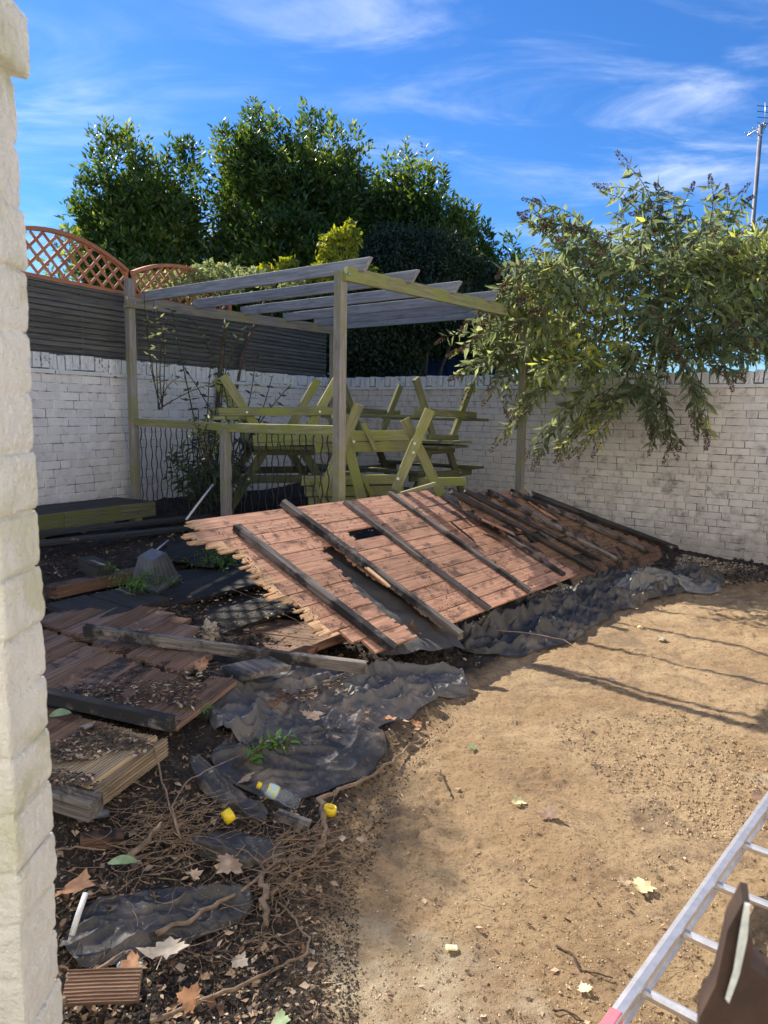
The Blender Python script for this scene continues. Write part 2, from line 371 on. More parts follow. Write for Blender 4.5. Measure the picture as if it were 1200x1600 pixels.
t = NT('clear_bottle'); t.b.inputs['Transmission Weight'].default_value = .92; t.b.inputs['Roughness'].default_value = .12; t.b.inputs['IOR'].default_value = 1.2; t.b.inputs['Base Color'].default_value = (.86, .93, .97, 1); M['clear'] = t.m
t = NT('bottle_label'); o_ = t.coords('Object'); sp = t.n('SeparateXYZ'); t.link(o_, sp.inputs[0]); nz = t.noise(o_, 60, 2)
M['label'] = t.done(t.mix(t.rng(nz, .44, .5), (.85, .66, .05), (.45, .65, .72)), .4)
# ground: sand and dark soil, split by the attribute 'soil' stored in the sheet
t = NT('sand_and_soil'); w = t.coords('World'); s_ = t.attr('soil'); a = t.noise(w, 1.1, 5, .6); b = t.noise(w, 7, 6, .65); c = t.noise(w, 55, 6, .75); d = t.noise(w, 230, 4, .8)
sand = t.mix(t.rng(a, .35, .65), (.37, .238, .118), (.50, .35, .19)); sand = t.mix(t.rng(b, .48, .70, 0, .7), sand, (.29, .18, .09)); a2 = t.noise(w, 2.6, 6, .7, .6); sand = t.mix(t.rng(a2, .50, .66, 0, .7), sand, (.22, .15, .09))
sand = t.mix(t.rng(c, .50, .64, 0, .75), sand, (.15, .095, .05)); sand = t.mix(t.rng(d, .60, .72, 0, .6), sand, (.68, .56, .38))
co_ = t.attr('concrete'); conc = t.mix(t.rng(b, .35, .6), (.60, .50, .34), (.40, .29, .17)); conc = t.mix(t.rng(d, .5, .62, 0, .5), conc, (.35, .27, .17)); conc = t.mix(t.rng(a, .55, .6, 0, .0), conc, (.6, .5, .1))
sand = t.mix(co_, sand, conc)
soil = t.mix(t.rng(b, .35, .65), (.022, .018, .015), (.055, .042, .032)); soil = t.mix(t.rng(c, .58, .70, 0, .6), soil, (.12, .09, .065)); soil = t.mix(t.rng(d, .66, .74, 0, .55), soil, (.26, .21, .16))
M['ground'] = t.done(t.mix(s_, sand, soil), .95, t.math('ADD', t.math('MULTIPLY', c, 1.0), t.math('MULTIPLY', d, .5)), .018, 1.)
t = NT('soil_clod'); r = t.attr('rnd'); M['clod'] = t.done(t.mix(r, (.28, .19, .105), (.52, .40, .25)), .95)
t = NT('dark_soil_clod'); r = t.attr('rnd'); M['clod_dark'] = t.done(t.mix(r, (.014, .012, .010), (.10, .075, .055)), .95)
t = NT('litter'); r = t.attr('rnd'); cr = t.n('ValToRGB'); t.link(r, cr.inputs[0]); cr.color_ramp.elements[0].color = (.06, .035, .02, 1); cr.color_ramp.elements[1].color = (.55, .42, .28, 1)
q = cr.color_ramp.elements.new(.5); q.color = (.26, .15, .08, 1); M['litter'] = t.done(cr.outputs[0], .8)

# ------------------------------------------------------------------ ground
BND = np.array([G(x, y)[:2] for x, y in [(520, 1900), (500, 1600), (478, 1470), (540, 1300), (640, 1160), (735, 1075), (830, 1020), (960, 965), (1060, 935), (1130, 912), (1230, 905), (1500, 900)]])
CTRL = [(355, 822, .62), (200, 835, .58), (60, 875, .52), (235, 935, .42), (430, 965, .26), (330, 1005, .32), (200, 1055, .352), (120, 1020, .37), (300, 1070, .34), (100, 1160, .32), (300, 1190, .22), (420, 1080, .24), (285, 1128, .325), (350, 1072, .325), (240, 1160, .30), (150, 1232, .27), (450, 1140, .12), (200, 1340, .14), (350, 1310, .12), (430, 1260, .11),
        (300, 1450, .10), (150, 1570, .12), (400, 1510, .05), (600, 1045, .09), (700, 1005, .07), (900, 930, .07), (1050, 893, .06), (1190, 893, .05)]
CP = np.array([[*G(x, y, z)[:2], z] for x, y, z in CTRL]+[[-1, 10, .62], [-.5, 12, .62], [-3, 9, .65], [0, 8.5, .6], [0, 7.2, .58], [1.3, 9.2, .4], [-4, 6, .55], [2.6, 9.0, .15], [-3, 3.5, .4], [-2, 1.5, .2], [-3, 1, .3], [1.5, 7.6, .12], [.2, 5.6, .3]])
def bdist(x, y):                       # signed distance to the sand's edge, + on the debris side
    best = np.full(np.shape(x), 1e9); sg = np.ones(np.shape(x))
    for a, b in zip(BND[:-1], BND[1:]):
        d = b-a; L = d@d; tt = np.clip(((x-a[0])*d[0]+(y-a[1])*d[1])/L, 0, 1)
        ex = x-a[0]-tt*d[0]; ey = y-a[1]-tt*d[1]; q = np.hypot(ex, ey); s = np.sign(d[0]*ey-d[1]*ex)
        m = q < best; best = np.where(m, q, best); sg = np.where(m, s, sg)
    return best*sg
def hbase(x, y):
    x = np.asarray(x, float); y = np.asarray(y, float)
    num = 0; den = 0
    for cx, cy, cz in CP:
        w = 1/((x-cx)**2+(y-cy)**2+.03)**1.6; num = num+w*cz; den = den+w
    zl = num/den; bd = bdist(x, y)
    k = sstep(-.05, .75, bd)
    z = zl*(.25*sstep(-.06, .12, bd)+.75*k)
    return z, bd
def hfull(x, y):
    z, bd = hbase(x, y); x = np.asarray(x, float); y = np.asarray(y, float)
    s = sstep(-.06, .15, bd+.10*fbm(x*5, y*5))
    z = z+.05*fbm(x*1.2, y*1.2, 3)+.032*fbm(x*6, y*6, 3)+(.018+.025*s)*np.maximum(0, fbm(x*16, y*16, 3)+.1)
    z = z+(.016+.012*s)*(fbm(x*38, y*38, 2)) + .007*fbm(x*90, y*90, 2)
    lump = sstep(.08, .25, fbm(x*1.7+4, y*1.7+8, 3))*(1-s)       # trampled lumps in the sand
    z = z+lump*.06*np.maximum(0, fbm(x*22, y*22, 3)+.05)
    return z, s
def h(x, y): return float(hfull(np.array([x]), np.array([y]))[0][0])
def GP(x, y, dz=0.):                   # photo pixel -> point on the real terrain
    p = G(x, y, 0)
    for _ in range(8): p = G(x, y, h(p[0], p[1])+dz)
    return p
def make_ground():
    def axis(a, b, n, outer): return np.concatenate([-outer[::-1]+a, np.linspace(a, b, n), outer+b])
    far = np.array([.2, .6, 1.5, 3, 6, 12, 25, 60, 150, 400, 1000.])
    xs = axis(-4.2, 5.0, 640, far)
    yy = 1.15*np.exp(np.linspace(0, math.log(10.5/1.15), 620)); ys = np.concatenate([1.15-far[::-1], yy, 10.5+far])
    X, Y = np.meshgrid(xs, ys); Z, s = hfull(X, Y)
    out = np.maximum(np.maximum(-4.5-X, X-5.5), np.maximum(.5-Y, Y-12)); k = sstep(0, 3, out)
    Z = Z*(1-k)+k*(.3+.1*fbm(X*.1, Y*.1)); s = np.maximum(s, k)
    nx = len(xs); ny = len(ys); I = np.arange(nx*ny).reshape(ny, nx)
    F = np.stack([I[:-1, :-1], I[:-1, 1:], I[1:, 1:], I[1:, :-1]], -1).reshape(-1, 4)
    m = mesh('ground', np.stack([X, Y, Z], -1).reshape(-1, 3), F, True); attr(m, 'soil', s)
    c = np.zeros_like(X)
    for (ax, ay, r) in [(560, 1560, .42), (1190, 1220, .14), (640, 1610, .3)]:
        g = G(ax, ay); c = np.maximum(c, 1-sstep(r*.5, r, np.hypot((X-g[0])*.75, Y-g[1])+.35*fbm(X*4, Y*4, 4)))
    attr(m, 'concrete', c*(1-s)*.85)
    meta(obj('ground', m, M['ground']), kind='structure')
make_ground()

# ------------------------------------------------------------------ brick walls
def brick_mesh(L, H, D, r, seed, nx=4, nz=2, amp=.0010):
    rr = random.Random(seed); vs = []; fs = []
    for j in range(nz+1):
        for i in range(nx+1):
            u = i/nx; v = j/nz
            x = (u-.5)*(L-2*r)+rr.uniform(-1, 1)*amp*.6; z = (v-.5)*(H-2*r)+rr.uniform(-1, 1)*amp*.5
            vs.append((x, rr.uniform(-1, 1)*amp, z))
    I = lambda i, j: j*(nx+1)+i
    for j in range(nz):
        for i in range(nx): fs.append((I(i, j), I(i+1, j), I(i+1, j+1), I(i, j+1)))
    ring = [(i, 0) for i in range(nx+1)]+[(nx, j) for j in range(1, nz+1)]+[(i, nz) for i in range(nx-1, -1, -1)]+[(0, j) for j in range(nz-1, 0, -1)]
    base = len(vs)
    for (i, j) in ring:
        u = i/nx; v = j/nz; vs.append(((u-.5)*L, r*.9, (v-.5)*H))
    n = len(ring)
    for k in range(n): a = I(*ring[k]); b = I(*ring[(k+1) % n]); fs.append((a, base+k, base+(k+1) % n, b))
    b2 = len(vs); vs += [(vs[base+k][0], D, vs[base+k][2]) for k in range(n)]
    for k in range(n): fs.append((base+k, b2+k, b2+(k+1) % n, base+(k+1) % n))
    return mesh('brick', vs, fs, False)
def build_wall(pa, pb, z0, ztop, label, mat, jmat, seed, gapx=None, thick=.3, maxn=300):
    pa = np.array(pa); pb = np.array(pb); d = pb-pa; L = float(np.hypot(*d)); d = d/L
    n = np.array([d[1], -d[0]])      # front normal (toward the yard)
    if n@(-(pa+pb)/2) < 0: n = -n
    root = thing('brick_wall', (*pa, z0), label, 'wall')
    Mx = Matrix(((d[0], -n[0], 0, pa[0]), (d[1], -n[1], 0, pa[1]), (0, 0, 1, 0), (0, 0, 0, 1)))   # x along, y into the wall
    vs, fs = box_data(0, L, .0050, thick, z0-.3, ztop-.02); obj('wall_core', mesh('wall_core', vs, fs), jmat, root, Mx)
    vs, fs = box_data(0, L, -.022, thick+.02, ztop-.048, ztop-.004)
    nb = max(8, int(L/.35)); sv = []; sf = []
    for i in range(nb):
        a = L*i/nb; b = L*(i+1)/nb-.004; q = random.uniform(-.004, .004); v_, f_ = box_data(a, b, -.024+q, thick+.02, ztop-.044, ztop-.004+q*.5)
        sf += [tuple(k+len(sv) for k in f) for f in f_]; sv += v_
    obj('ledge_course', mesh('ledge', sv, sf), M['coping'], root, Mx)
    bh = .085; SL = .252; rr = random.Random(seed)
    bs = [brick_mesh(SL-.009, bh-.007, .02, .0035, seed+i) for i in range(7)]; hs = [brick_mesh(SL/2-.009, bh-.007, .02, .0035, seed+20+i, 2, 2) for i in range(5)]
    for m_ in bs+hs: m_.materials.append(mat)
    items = []; zz = ztop-.05-bh/2; row = 0
    while zz > z0-bh:
        x = -rr.uniform(0, SL)
        while x < L:
            hd = rr.random() < .28; l = SL/2 if hd else SL
            if x >= 0 and x+l <= L: items.append((x+l/2, zz+rr.uniform(-.0015, .0015), rr.choice(hs if hd else bs), rr.uniform(-.0014, .0014)))
            x += l
        zz -= bh; row += 1
    def score(it):
        p = pa+d*it[0]; q = px((*p, it[1])); v = 1 if (-5 < q[0] < 1205) else 0
        if q[1] > 905: v = 0
        return v*1000-math.hypot(*p)
    items.sort(key=score, reverse=True)
    for (x, z, m_, o_) in items[:maxn]:
        obj('brick', m_, None, root, Mx @ Matrix.Translation((x, o_, z)) @ Matrix.Rotation(rr.uniform(-.006, .006), 4, 'Y'))
    rest = items[maxn:]
    if rest:
        av = []; af = []; nv = 0
        for (x, z, m_, o_) in rest:
            v = np.array([q.co[:] for q in m_.vertices])+np.array([x, o_, z]); av.append(v); af += [tuple(k+nv for k in p.vertices) for p in m_.polygons]; nv += len(v)
        o = obj('brick', mesh('brick_rest', np.concatenate(av), af), mat, root, Mx); o['kind'] = 'stuff'
    # coping of bricks on edge
    cw = .096; hh = .15; cs = []
    for i in range(7):
        m_ = brick_mesh(cw-.013, hh-.004, thick+.06, .008, seed+60+i, 3, 3, .006)
        # close the top
        cs.append(m_); m_.materials.append(M['coping'])
    vs, fs = box_data(0, L, 0.02, thick-.01, ztop-.01, ztop+hh*.86); obj('mortar_bed', mesh('bed', vs, fs), M['moss_black'], root, Mx)
    k = 0; x = cw/2
    cop = []
    while x < L:
        cop.append(x); x += cw*rr.uniform(.96, 1.05)
    cop.sort(key=lambda x: (0 if -5 < px((*(pa+d*x), 2.2))[0] < 1205 else 1, math.hypot(*(pa+d*x))))
    for x in cop[:150]:
        obj('coping_brick', rr.choice(cs), None, root, Mx @ Matrix.Translation((x, rr.uniform(-.012, .006), ztop+hh/2+rr.uniform(-.014, .006))) @ Matrix.Rotation(rr.uniform(-.03, .03), 4, 'Y'))
    return root, Mx, d, n
WA = np.array((-3.39, 7.23)); WC = np.array((-.95, 12.47)); WR = np.array((4.33, 8.5))
dl = (WC-WA)/np.linalg.norm(WC-WA); dr = (WR-WC)/np.linalg.norm(WR-WC)
build_wall(WA-dl*3.2, WC+dl*.28, .45, 2.10, 'white painted brick garden wall on the left, under the slatted fence', M['wall_white'], M['joint_white'], 100)
build_wall(WC, WR+dr*3.0, -.1, 2.10, 'worn off-white painted brick wall across the back, under the overhanging buddleia', M['wall_grey'], M['joint_grey'], 300)

# the rest of the enclosure, out of frame: right boundary wall and the white house the view is taken from
def plain_wall(name, pa, pb, z0, z1, th, label, cat, openings=()):
    pa = np.array(pa, float); pb = np.array(pb, float); d = pb-pa; L = float(np.hypot(*d)); d = d/L; n = np.array([-d[1], d[0]])
    Mx = Matrix(((d[0], n[0], 0, pa[0]), (d[1], n[1], 0, pa[1]), (0, 0, 1, 0), (0, 0, 0, 1))); root = thing(name, (*pa, z0), label, cat)
    xs = [0]+[v for o in openings for v in (o[0], o[1])]+[L]
    for i in range(0, len(xs), 2): vs, fs = box_data(xs[i], xs[i+1], 0, th, z0, z1); obj('wall_face', mesh('face', vs, fs), M['house_white'], root, Mx)
    for (a, b, c, e) in openings:
        for (q0, q1) in ((z0, c), (e, z1)):
            vs, fs = box_data(a, b, 0, th, q0, q1); obj('wall_face', mesh('face', vs, fs), M['house_white'], root, Mx)
        vs, fs = box_data(a, b, th*.5, th*.5+.02, c, e); obj('window_pane', mesh('pane', vs, fs), M['pane'], root, Mx)
        for q in ((a, a+.06, c, e), (b-.06, b, c, e), (a+.06, b-.06, c, c+.06), (a+.06, b-.06, e-.06, e)): vs, fs = box_data(q[0], q[1], th*.4, th*.6, q[2], q[3]); obj('window_frame', mesh('frame', vs, fs), M['house_white'], root, Mx)
M['house_white'] = flat('white_masonry_paint', (.86, .83, .76), .85, .08, 3); M['pane'] = flat('dark_window_glass', (.03, .035, .04), .1, .1)
plain_wall('boundary_wall', (6.45, 6.8), (3.3, .05), -.1, 2.25, -.25, 'white painted wall along the right side of the yard, out of frame', 'wall')
plain_wall('house', (7.5, -.55), (-5.5, -.55), -.1, 6.0, -.3, 'white painted house the yard belongs to, behind the viewer', 'house', ((1.2, 2.4, 1., 2.2), (9.6, 10.8, 1., 2.2)))
# bevel on the near jamb: thick painted bricks beside the camera
def jamb():
    root = thing('brick_pier', P(60, 1590, 1.0)*np.array([1, 1, 0]), 'rough cream painted brick wall end close at the left edge of the view', 'wall')
    Y0 = 1.0; edge = P(66, 1000, Y0+.11)[0]
    rr = random.Random(5); prof = []
    def edge_x(z):
        pr = [(0, 97), (1, 1)];
        return edge
    courses = []; z = -.114; 
    bh = .0855
    while z < 2.62: courses.append(z); z += bh
    for ci, z in enumerate(courses):
        yp = px((edge, Y0+.11, z+bh/2))[1]
        off = rr.uniform(-.003, .003)
        if 25 < yp < 118: off = .019
        elif yp <= 25: off = -.012
        elif 118 < yp < 300: off = -.004
        segs = [(edge+off, edge+off-.235), (edge+off-.245, edge+off-.48), (edge+off-.49, edge-.75)] if ci % 2 else [(edge+off, edge+off-.115), (edge+off-.123, edge+off-.36), (edge+off-.37, edge-.75)]
        for (xa, xb) in segs:
            L = xa-xb; nx = max(6, int(L/.008)); nz = 12; vs = []; fs = []; D = .11; sd = rr.random()*50
            # a rounded, lumpy block: front, right side and top/bottom as one wrapped sheet
            ny = 14; r = .004
            path = [(xa-L*i/nx, 0) for i in range(nx, -1, -1)]+[(xa, D*j/ny) for j in range(1, ny+1)]
            for j in range(nz+1):
                v = j/nz; zz = z+.001+(bh-.0025)*v; e = min(v, 1-v)*(bh-.0025); ins = 0 if e > r else (r-math.sqrt(max(0, r*r-(r-e)**2)))
                for (xx, yy) in path:
                    ex = min(xa-xx, xx-xb) if yy == 0 else 0; cr = 0
                    if yy == 0 and ex < r: cr = (r-math.sqrt(max(0, r*r-(r-ex)**2)))*.8
                    q = .006*float(fbm((xx+yy)*14, zz*14, 3))+.006*float(fbm((xx+yy)*60+sd, zz*60+sd*.7, 4, .7)); 
                    if yy == 0: vs.append((xx-(ins*.6 if xa-xx < .01 else 0), Y0+ins+cr-q, zz+.004*float(fbm(xx*20+sd, 3.))))
                    else: vs.append((xa-ins*.9+q*.9, Y0+yy+.006, zz+.004*float(fbm(yy*20+sd, 5.))))
            n = len(path)
            for j in range(nz):
                for i in range(n-1): a = j*n+i; fs.append((a, a+1, a+1+n, a+n))
            fs.append(tuple(range(n))[::-1]); fs.append(tuple(nz*n+i for i in range(n)))
            obj('brick', mesh('pier_brick', vs, fs, True), M['jamb'], root)
    vs, fs = box_data(edge-.76, edge-.0035, Y0+.003, Y0+.105, -.3, 2.62); obj('mortar', mesh('mortar', vs, fs), M['jamb'], root)
jamb()

# ------------------------------------------------------------------ fence and trellis on the left wall
_n = np.array([dl[1], -dl[0]]); _n = _n if _n@(-WA) > 0 else -_n; _o = WA-_n*.10; _d = ray(203, 460); _t = (_n@_o)/(_n@_d[:2]); s0 = float((_d[:2]*_t-WA)@dl)
NL = np.array([dl[1], -dl[0]]); NL = NL if NL@(-WA) > 0 else -NL          # toward the yard
def LW(s, z, off=0.): p = WA+dl*s+NL*off; return np.array([p[0], p[1], z])
def fence_panel(sa, sb, z0, z1, label):
    root = thing('slatted_fence_panel', LW((sa+sb)/2, z0, -.12), label, 'fence', 'slatted fence panels along the left wall')
    n = 13; step = (z1-z0)/n
    for i in range(n):
        z = z0+step*(i+.5)+random.uniform(-.003, .003)
        beam('slat', LW(sa+.01, z, -.09), LW(sb-.01, z+random.uniform(-.004, .004), -.09), .016, step*.78, M['fence'], root, ch=.002, warp=.002)
    k = max(2, int((sb-sa)/.6)+1)
    for i in range(n-1):
        z = z0+step*(i+1); beam('back_slat', LW(sa+.01, z, -.145), LW(sb-.01, z, -.145), .014, step*.7, M['fence'], root, ch=.002)
    for j in range(k):
        s = lerp(sa+.03, sb-.03, j/(k-1)); beam('upright', LW(s, z0, -.115), LW(s, z1, -.115), .04, .03, M['fence'], root, up=(1, 0, 0))
    beam('top_rail', LW(sa, z1+.012, -.10), LW(sb, z1+.012, -.10), .05, .022, M['fence'], root)
zf0, zf1 = 2.215, 2.93
fence_panel(s0-3.9, s0-1.95, zf0, zf1, 'dark slatted fence panel nearest the camera, half hidden by the cream wall end')
fence_panel(s0-1.93, s0-.06, zf0, zf1, 'dark slatted fence panel under the larger trellis, left of the pergola post')
fence_panel(s0+.06, s0+2.1, zf0, zf1, 'dark slatted fence panel under the smaller trellis, behind the pergola')
fence_panel(s0+2.13, s0+4.40, zf0, zf1, 'farthest dark slatted fence panel, ending at the back corner')
def trellis(sa, sb, z0, ze, zp, label):
    root = thing('trellis_panel', LW((sa+sb)/2, z0, -.10), label, 'trellis', 'arched trellis panels on the fence')
    arch = lambda s: ze+(zp-ze)*(1-((s-(sa+sb)/2)/((sb-sa)/2))**2)
    n = 18; w = .045
    # arched top cap as one curved piece
    vs = []; fs = []
    for i in range(n+1):
        s = lerp(sa, sb, i/n); z = arch(s)
        for (o, dz) in ((-.125, 0), (-.065, 0), (-.065, .038), (-.125, .038)): vs.append(LW(s, z+dz, o))
    for i in range(n):
        for k in range(4): a = i*4+k; b = i*4+(k+1) % 4; fs.append((a, b, b+4, a+4))
    fs += [(3, 2, 1, 0), tuple(n*4+k for k in range(4))]
    obj('top_cap', mesh('cap', vs, fs), M['trellis'], root)
    beam('bottom_rail', LW(sa, z0+.02, -.095), LW(sb, z0+.02, -.095), .035, .04, M['trellis'], root)
    for s in (sa+.02, sb-.02): beam('side_post', LW(s, z0, -.095), LW(s, arch(s), -.095), .04, .035, M['trellis'], root, up=(dl[0], dl[1], 0))
    for sg, off in ((1, -.088), (-1, -.102)):
        c = -3.
        while c < 3:
            pts = []
            for q in np.linspace(-1.2, 1.2, 160):
                s = (sa+sb)/2+c+q; z = z0+.45+q*sg*.95
                if sa+.03 < s < sb-.03 and z0+.03 < z < arch(s)-.0: pts.append((s, z))
            if len(pts) > 3: beam('lattice_slat', LW(*pts[0], off), LW(*pts[-1], off), .012, .03, M['trellis'], root, ch=.002)
            c += .165
trellis(s0-1.86, s0-.04, 2.955, 3.20, 3.42, 'large arched terracotta trellis panel left of the pergola post')
trellis(s0+.04, s0+1.84, 2.955, 3.20, 3.40, 'small looking arched terracotta trellis panel right of the pergola post, partly overgrown')

# ------------------------------------------------------------------ pergola
A = P(203, 470, 8.22)[:2]; B = P(532, 450, 6.33)[:2]; Cc = np.array([-.53, 10.9]); D = P(822, 500, 8.9)[:2]; Cc = A+(D-B)
ub = (B-A)/np.linalg.norm(B-A); vb = (Cc-A)/np.linalg.norm(Cc-A)
perg = thing('pergola', (*((A+B+Cc+D)/4), .6), 'weathered open timber pergola with six grey rafters over the stacked tables', 'pergola')
zb = 2.775; bh = .115
def XY(p, z): return np.array([p[0], p[1], z])
post_up = (vb[0], vb[1], 0)
def post(p, z0, z1, m='pergola'): return beam('post', XY(p, z0), XY(p, z1), .082, .082, M[m], perg, up=post_up, ch=.006, warp=.003)
post(A, .55, P(200, 436, 8.22)[2]); post(B, .62, P(532, 424, 6.33)[2]); post(Cc, .55, zb+.05); post(D, .05, zb+.05)
for p0, p1, m in ((A, Cc, 'pergola'), (B, D, 'algae')):
    q0 = p0+ub*.055-vb*.10; q1 = p1+ub*.055+vb*.05
    if m == 'algae': q0 = p0+ub*.062-vb*.03; q1 = p1+ub*.062-vb*.02
    o = beam('beam', XY(q0, zb+bh/2), XY(q1, zb+bh/2), .042, bh, M[m], perg, ch=.004, cut0=.03)
LBD = float(np.linalg.norm(D-B))
for i, s in enumerate([.045, .25, .465, .685, .86, 1.01]):
    p0 = A+vb*s*LBD*1.02-ub*(-.02); p1 = B+vb*s*LBD+ub*.21
    z = zb+bh-.015+.045
    beam('rafter', XY(p0, z-.012), XY(p1, z), .04, .105, M['rafter'], perg, cut0=0, cut1=.075, ch=.003, warp=.004)
for p, z in ((A, zb+.05), (B, zb+.05)):
    vs, fs = tube_data([XY(p+ub*.085, z), XY(p+ub*.10, z)], .011, 8); obj('bolt', mesh('bolt', vs, fs), M['bolt'], perg)
# railing between A and B with a low newel and wavy balusters
Q = P(355, 700, 7.24)[:2]
tq = float((Q-A)@ub); Q = A+ub*tq
rail = thing('railing', XY((A+B)/2, .6), 'low green timber railing with wavy black metal balusters under the pergola', 'railing')
beam('newel_post', XY(Q-vb*.02, .55), XY(Q-vb*.02, P(355, 670, 7.24)[2]), .085, .085, M['pergola'], rail, up=post_up, ch=.006)
zr = 1.57
beam('top_rail', XY(A-vb*.0, zr+.01), XY(Q-ub*.04, zr-.005), .045, .078, M['algae'], rail)
beam('top_rail', XY(Q+ub*.04, zr-.01), XY(B-ub*.04, zr), .045, .085, M['algae'], rail)
LAB = float(np.linalg.norm(B-A)); N_ = 34
rb = random.Random(4)
for i in range(N_):
    s = (i+.6)/N_*LAB+rb.uniform(-.015, .015)
    if abs(s-tq) < .07 or s > LAB-.07 or s < .07: continue
    ph = 0 if i % 2 else math.pi; pts = []
    for k in range(23):
        z = lerp(zr-.04, .62+.04*rb.random(), k/22); pts.append(XY(A+ub*(s+.013*math.sin(k*1.15+ph)), z))
    tube('baluster', pts, .0055, M['black_metal'], rail, k=4)

# ------------------------------------------------------------------ step platform and dark boards at the left
plat = thing('step_platform', G(150, 810, .6), 'green ribbed timber step platform against the white wall on the left', 'platform')
zt = .79
def ribbed(L, w, hgt, grooves=8, dep=.004, rough=0.):
    dep = dep*1.7
    """grooved board: local x 0..L, y +-w/2, top grooved"""
    prof = [(-w/2, -hgt/2), (w/2, -hgt/2), (w/2, hgt/2)]
    for g in range(grooves):
        a = w/2-w*(g+.25)/grooves; prof += [(a, hgt/2), (a-w*.12/grooves, hgt/2-dep), (a-w*.5/grooves, hgt/2-dep), (a-w*.62/grooves, hgt/2)]
    prof += [(-w/2, hgt/2)]
    n = 2; k = len(prof); vs = []; fs = []
    for i in range(n+1):
        for (y, z) in prof:
            x = L*i/n
            if i in (0, n) and rough: x += random.uniform(-rough, rough)
            vs.append((x, y, z+(.003*math.sin(L*7) if i == 1 else 0)))
    for i in range(n):
        for j in range(k): a = i*k+j; b = i*k+(j+1) % k; fs.append((a, b, b+k, a+k))
    fs += [tuple(range(k-1, -1, -1)), tuple(n*k+j for j in range(k))]
    return mesh('board', vs, fs)
Fr = G(240, 783, zt); Fl = G(48, 806, zt); fd = (Fr-Fl)/np.linalg.norm(Fr-Fl); nin = np.array([-fd[1], fd[0], 0]); nin = nin if nin[0] < 0 else -nin
Fl = Fl-fd*1.2
for i in range(4):
    o = nin*(.07+.145*i); beam('deck_board', Fl+o+np.array([0, 0, -.015]), Fr+o+np.array([0, 0, -.015]), .138, .03, M['old_board'], plat)
L1 = float(np.linalg.norm(Fr-Fl)); cut = L1*.70
cutp = Fl+fd*(L1-1.05)
for a, b_ in ((Fl, cutp-fd*.004), (cutp+fd*.004, Fr)):
    for i, zc in enumerate((-.075, -.175) if a is Fl else (-.075,)):
        Lx = float(np.linalg.norm(b_-a)); MM = frame(a+np.array([0, 0, zc])-nin*.016, b_+np.array([0, 0, zc])-nin*.016, up=-nin)
        hh = .145 if i == 0 else .05
        obj('fascia_board', ribbed(Lx, hh, .028, 9 if i == 0 else 3, .005), M['algae_mid'], plat, MM @ Matrix.Translation((0, 0, 0)))
for s in (.20, L1*.5):
    p = Fr-fd*s+nin*.04; beam('leg', p+np.array([0, 0, -.4]), p+np.array([0, 0, -.15]), .1, .09, M['algae'], plat, up=tuple(fd))
p = Fr+fd*(-.45)+nin*.1
beam('block', p+np.array([0, 0, -.2])-fd*.35, p+np.array([0, 0, -.2]), .1, .10, M['pergola'], plat)
# long dark boards lying in front of the step
def lying(name, a, b, za, zb_, w, t_, mat, label, cat, group=None, roll=0., **k):
    p0 = G(*a, za); p1 = G(*b, zb_)
    o = beam(name, p0, p1, w, t_, M[mat], None, **k)
    if roll: o.matrix_local = o.matrix_local @ Matrix.Rotation(roll, 4, 'X')
    return meta(o, label, cat, group)
gb = 'dark boards lying in the shade by the step'
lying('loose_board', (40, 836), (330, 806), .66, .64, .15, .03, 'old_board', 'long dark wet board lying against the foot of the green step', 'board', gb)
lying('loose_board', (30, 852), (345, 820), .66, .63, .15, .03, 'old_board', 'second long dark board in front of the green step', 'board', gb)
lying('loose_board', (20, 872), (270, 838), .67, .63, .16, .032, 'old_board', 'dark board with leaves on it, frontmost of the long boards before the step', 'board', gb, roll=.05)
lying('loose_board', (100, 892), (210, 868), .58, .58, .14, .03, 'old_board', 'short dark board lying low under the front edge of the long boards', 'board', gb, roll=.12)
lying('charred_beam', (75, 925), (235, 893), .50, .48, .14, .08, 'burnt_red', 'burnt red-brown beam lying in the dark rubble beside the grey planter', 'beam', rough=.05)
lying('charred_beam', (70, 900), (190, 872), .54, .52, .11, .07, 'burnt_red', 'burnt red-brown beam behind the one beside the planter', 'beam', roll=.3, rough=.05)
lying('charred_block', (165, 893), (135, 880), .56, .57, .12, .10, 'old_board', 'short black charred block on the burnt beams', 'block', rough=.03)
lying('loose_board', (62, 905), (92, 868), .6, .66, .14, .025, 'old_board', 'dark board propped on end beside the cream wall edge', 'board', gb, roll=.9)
# grooved dark section: separate pieces
def slab(name, quad, z, t_, mat, label, cat, nb=1, ribs=0, group=None, gap=.006, part='board', tilt=None):
    """boards filling a quad given by photo corners (a,b along the first board edge; d,c opposite)"""
    zs = z if hasattr(z, '__len__') else [z]*4
    c = [G(*q, zz) for q, zz in zip(quad, zs)]
    root = thing(name, sum(c)/4, label, cat, group)
    for i in range(nb):
        t = (i+.5)/nb; p0 = lerp(c[0], c[3], t); p1 = lerp(c[1], c[2], t); w = (np.linalg.norm(c[3]-c[0])+np.linalg.norm(c[2]-c[1]))/2/nb-gap
        nrm = np.cross(c[1]-c[0], c[3]-c[0]); nrm = nrm*np.sign(nrm[2])
        Lx = float(np.linalg.norm(p1-p0)); MM = frame(p0, p1, up=tuple(nrm)) @ Matrix.Translation((random.uniform(-.02, .02), 0, random.uniform(-.004, .004))) @ Matrix.Rotation(random.uniform(-.012, .012), 4, 'Z')
        obj(part, ribbed(Lx, w, t_, ribs, .004, .003) if ribs else beam_mesh(Lx, w, t_, rough=.01), M[mat], root, MM)
    return root
slab('dark_board_section', [(72, 948), (150, 975), (262, 940), (200, 922)], [.42, .42, .44, .44], .045, 'old_board', 'dark weathered board piece lying flat in front of the planter', 'board section', 2)
